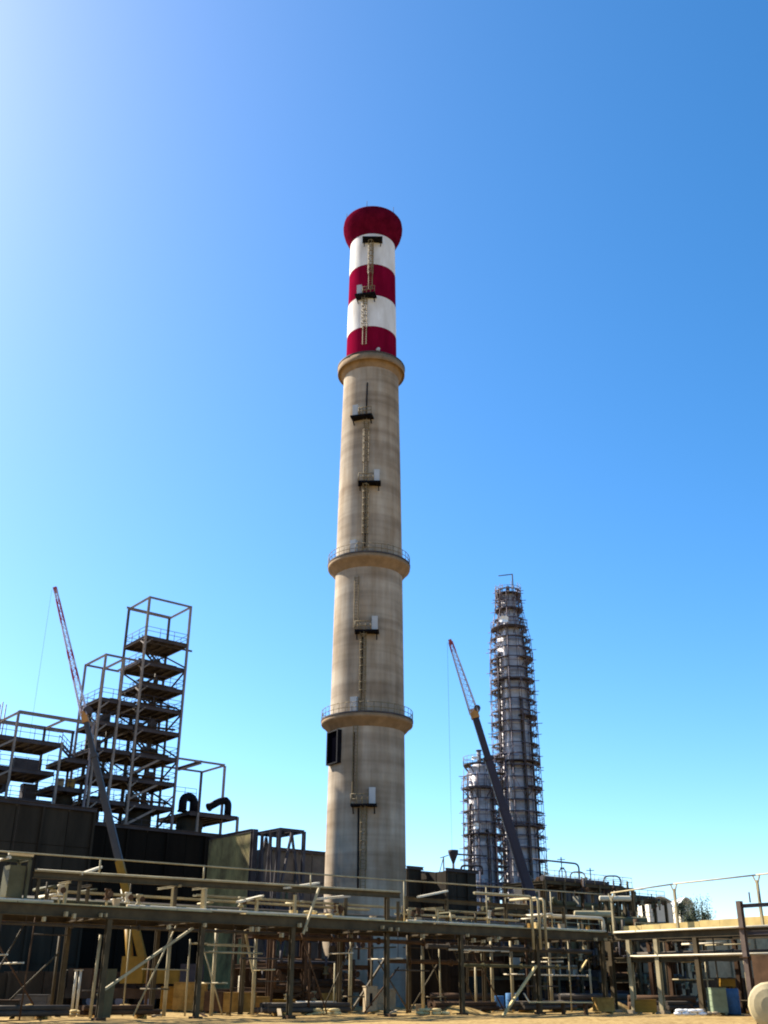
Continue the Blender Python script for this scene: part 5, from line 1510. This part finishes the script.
# denser poles, braces and small pipework of the two foreground racks
def rack_clutter():
    rnd = random.Random(91)
    TL = next(o for o in bpy.data.objects if o.name == 'pipe_rack'); TR = bpy.data.objects['pipe_rack.001']
    for px in (22, 52, 92, 124, 146, 186, 231, 271, 309, 334, 371, 407, 441, 476, 529, 571, 592):
        v = rnd.uniform(RV0 + 1.5, RV1 + 0.6); u = atv(px, 1000, v)[0]; r = rnd.choice((0.045, 0.06, 0.09)); lean = rnd.uniform(-0.12, 0.12)
        tube('pole', W(u, v, 0), W(u + lean, v, rnd.choice((ZD - 0.6, ZD - 0.6, 3.2, 4.4))), r, rnd.choice((M_RACKL, M_RACKL, M_RACK, M_RUST)), TL, 7)
    for i in range(26):
        u = rnd.uniform(19, 66); v = rnd.uniform(RV0 + 0.4, RV1); L = rnd.uniform(1.5, 4.5); z = rnd.uniform(0.8, 4.6)
        if rnd.random() < 0.5: tube('ledger', W(u, v, z), W(u + L, v, z), rnd.choice((0.04, 0.06)), rnd.choice((M_RACKL, M_RACK, M_PIPED)), TL, 6)
        else: tube('ledger', W(u, RV0 + 0.1, z), W(u, RV0 + rnd.uniform(2, 5), z), 0.05, rnd.choice((M_RACKL, M_PIPE, M_RACK)), TL, 6)
    for i in range(13):
        u = rnd.uniform(19, 64); v = rnd.uniform(RV0 + 0.5, RV1); d = rnd.choice((-1, 1)) * rnd.uniform(1.5, 3.5)
        tube('brace', W(u, v, 0.1), W(u + d, v, rnd.uniform(3.0, ZD - 0.6)), 0.05, rnd.choice((M_RACKL, M_RACK, M_RUST)), TL, 6)
    # upper level: posts, short pipes across, cable tray, small valves
    for i in range(24):
        u = rnd.uniform(22, 68); h = rnd.uniform(0.5, 1.6); v = RV0 + rnd.uniform(0.5, 5)
        tube('post', W(u, v, ZD + 0.05), W(u, v, ZD + h), rnd.choice((0.05, 0.08)), rnd.choice((M_RACKL, M_RACK, M_PIPED)), TL, 7)
        if i % 2: tube('cross_pipe', W(u, v - 0.9, ZD + h), W(u, v + rnd.uniform(0.8, 2.5), ZD + h), rnd.choice((0.06, 0.1)), rnd.choice((M_PIPE, M_RACKL, M_PIPEG)), TL, 8)
    for z, v, u0, u1 in ((ZD + 0.75, RV0 + 1.6, 24, 47), (ZD + 1.1, RV0 + 2.8, 34, 69), (ZD + 0.55, RV0 + 0.9, 49, 61)):
        MB().gbox(u0, u1, v, v + 0.45, z, z + 0.03).build('cable_tray', M_RACKL, TL)
        for s in (0, 0.45): MB().gbox(u0, u1, v + s - 0.012, v + s + 0.012, z + 0.035, z + 0.13).build('tray_side', M_RACKL, TL)
        for k in range(3): tube('cable', W(u0 + 0.2, v + 0.1 + 0.12 * k, z + 0.075), W(u1 - 0.2, v + 0.1 + 0.12 * k, z + 0.075), 0.04, M_RUBBER, TL, 6)
    for i in range(12):
        u = rnd.uniform(24, 68); c = W(u, RV0 + 0.6 + rnd.uniform(0, 0.5), ZD + rnd.uniform(0.45, 0.9))
        vb = MB().lathe(c, [(0.02, -0.3), (0.2, -0.3), (0.2, -0.22), (0.11, -0.15), (0.18, 0), (0.11, 0.15), (0.2, 0.22), (0.2, 0.3), (0.02, 0.3)], 10).build('valve', rnd.choice((M_PIPE, M_RACKL, M_RUST)), TL)
        MB().tube(c - VV_ * 0.2, c - VV_ * 0.42, 0.035, 6).build('valve_stem', M_STEELD, vb); MB().tube(c - VV_ * 0.40, c - VV_ * 0.44, 0.17, 12).build('handwheel', M_RUST, vb)
        tube('riser', Vector((c.x, c.y, ZD + 0.06)), c - ZV * 0.3, 0.07, M_RACKL, TL, 8)
    # the right-hand rack
    for i in range(16):
        v = rnd.uniform(41, 57); u = RU + rnd.uniform(0.3, 5.5); z = rnd.uniform(0.8, 5.0)
        if i % 2: tube('ledger', W(u, v, z), W(u, v + rnd.uniform(1.5, 4), z), rnd.choice((0.05, 0.08)), rnd.choice((M_RACKL, M_PIPE, M_RACK)), TR, 7)
        else: tube('pole', W(u, v, 0), W(u, v, rnd.choice((3.6, ZD - 0.6))), 0.06, rnd.choice((M_RACKL, M_RACK)), TR, 7)
    for k, (u, z, r, m) in enumerate(((RU + 1.2, ZD + 0.25, 0.16, M_PIPEG), (RU + 2.0, ZD + 0.25, 0.2, M_RACKL), (RU + 1.3, 4.15, 0.18, M_PIPED), (RU + 2.2, 4.1, 0.13, M_RACKL), (RU + 3.2, 4.15, 0.2, M_RUST))):
        tube('pipe_run', W(u, 40, z), W(u, 57.8, z), r, m, TR, 10)
        for v in (43.5, 48.0, 52.5): MB().tube(W(u, v, z), W(u, v + 0.12, z), r * 1.6, 10).build('flange', m, TR)
    for v in (44.5, 50.2, 55.4):
        ib('cross_beam', W(RU + 0.2, v, 3.75), W(RU + 4.8, v, 3.75), 0.2, 0.3, M_RACK, TR)
rack_clutter()
crate('bright yellow crate on the ground behind the left crane wheels', gpt(172, 84), 1.6, 1.2, 1.6, M_YEL, 3, 0.2)
crate('flat yellow crate on the ground right of the dark brown crate', gpt(284, 80), 1.5, 1.0, 0.8, M_YEL, 2, -0.1)
crate('orange crate half hidden behind the pale pipes left of the chimney', gpt(330, 86), 1.4, 1.0, 1.2, M_CRATE, 3, 0.1)
crate('orange crate on the sand right of the work table', gpt(603, 84), 1.3, 1.0, 1.0, M_CRATE, 3, 0.2)
crate('yellow crate on the sand under the sunlit rack', gpt(645, 83), 1.5, 1.0, 0.9, M_YEL, 3, -0.2)
bags('tan bags heaped on the sand between the leaning pole and the chimney', gpt(432, 78), 7, 1.0, M_WOOD, 15)
bags('pale bags heaped on the sand at the lower left near the props', gpt(88, 68), 7, 0.9, M_WOOD, 16)

def column_stub():
    p = CB + Vector((-0.1, -0.6, 30.25))
    T = thing('vent_stack', p, 'stubby vent pipe with a flange on top of the shorter column', 'vent')
    tube('pipe_body', p, p + ZV * 1.7, 0.3, M_STEEL, T, 12); MB().tube(p + ZV * 1.7, p + ZV * 1.85, 0.42, 12).build('flange', M_STEELD, T)
    MB().path(route([p + Vector((0.3, 0, 0.5)), p + Vector((1.3, 0, 0.5)), p + Vector((1.3, 0, -0.2))], 0.3), 0.16, 8).build('side_arm', M_STEELD, T)
column_stub()
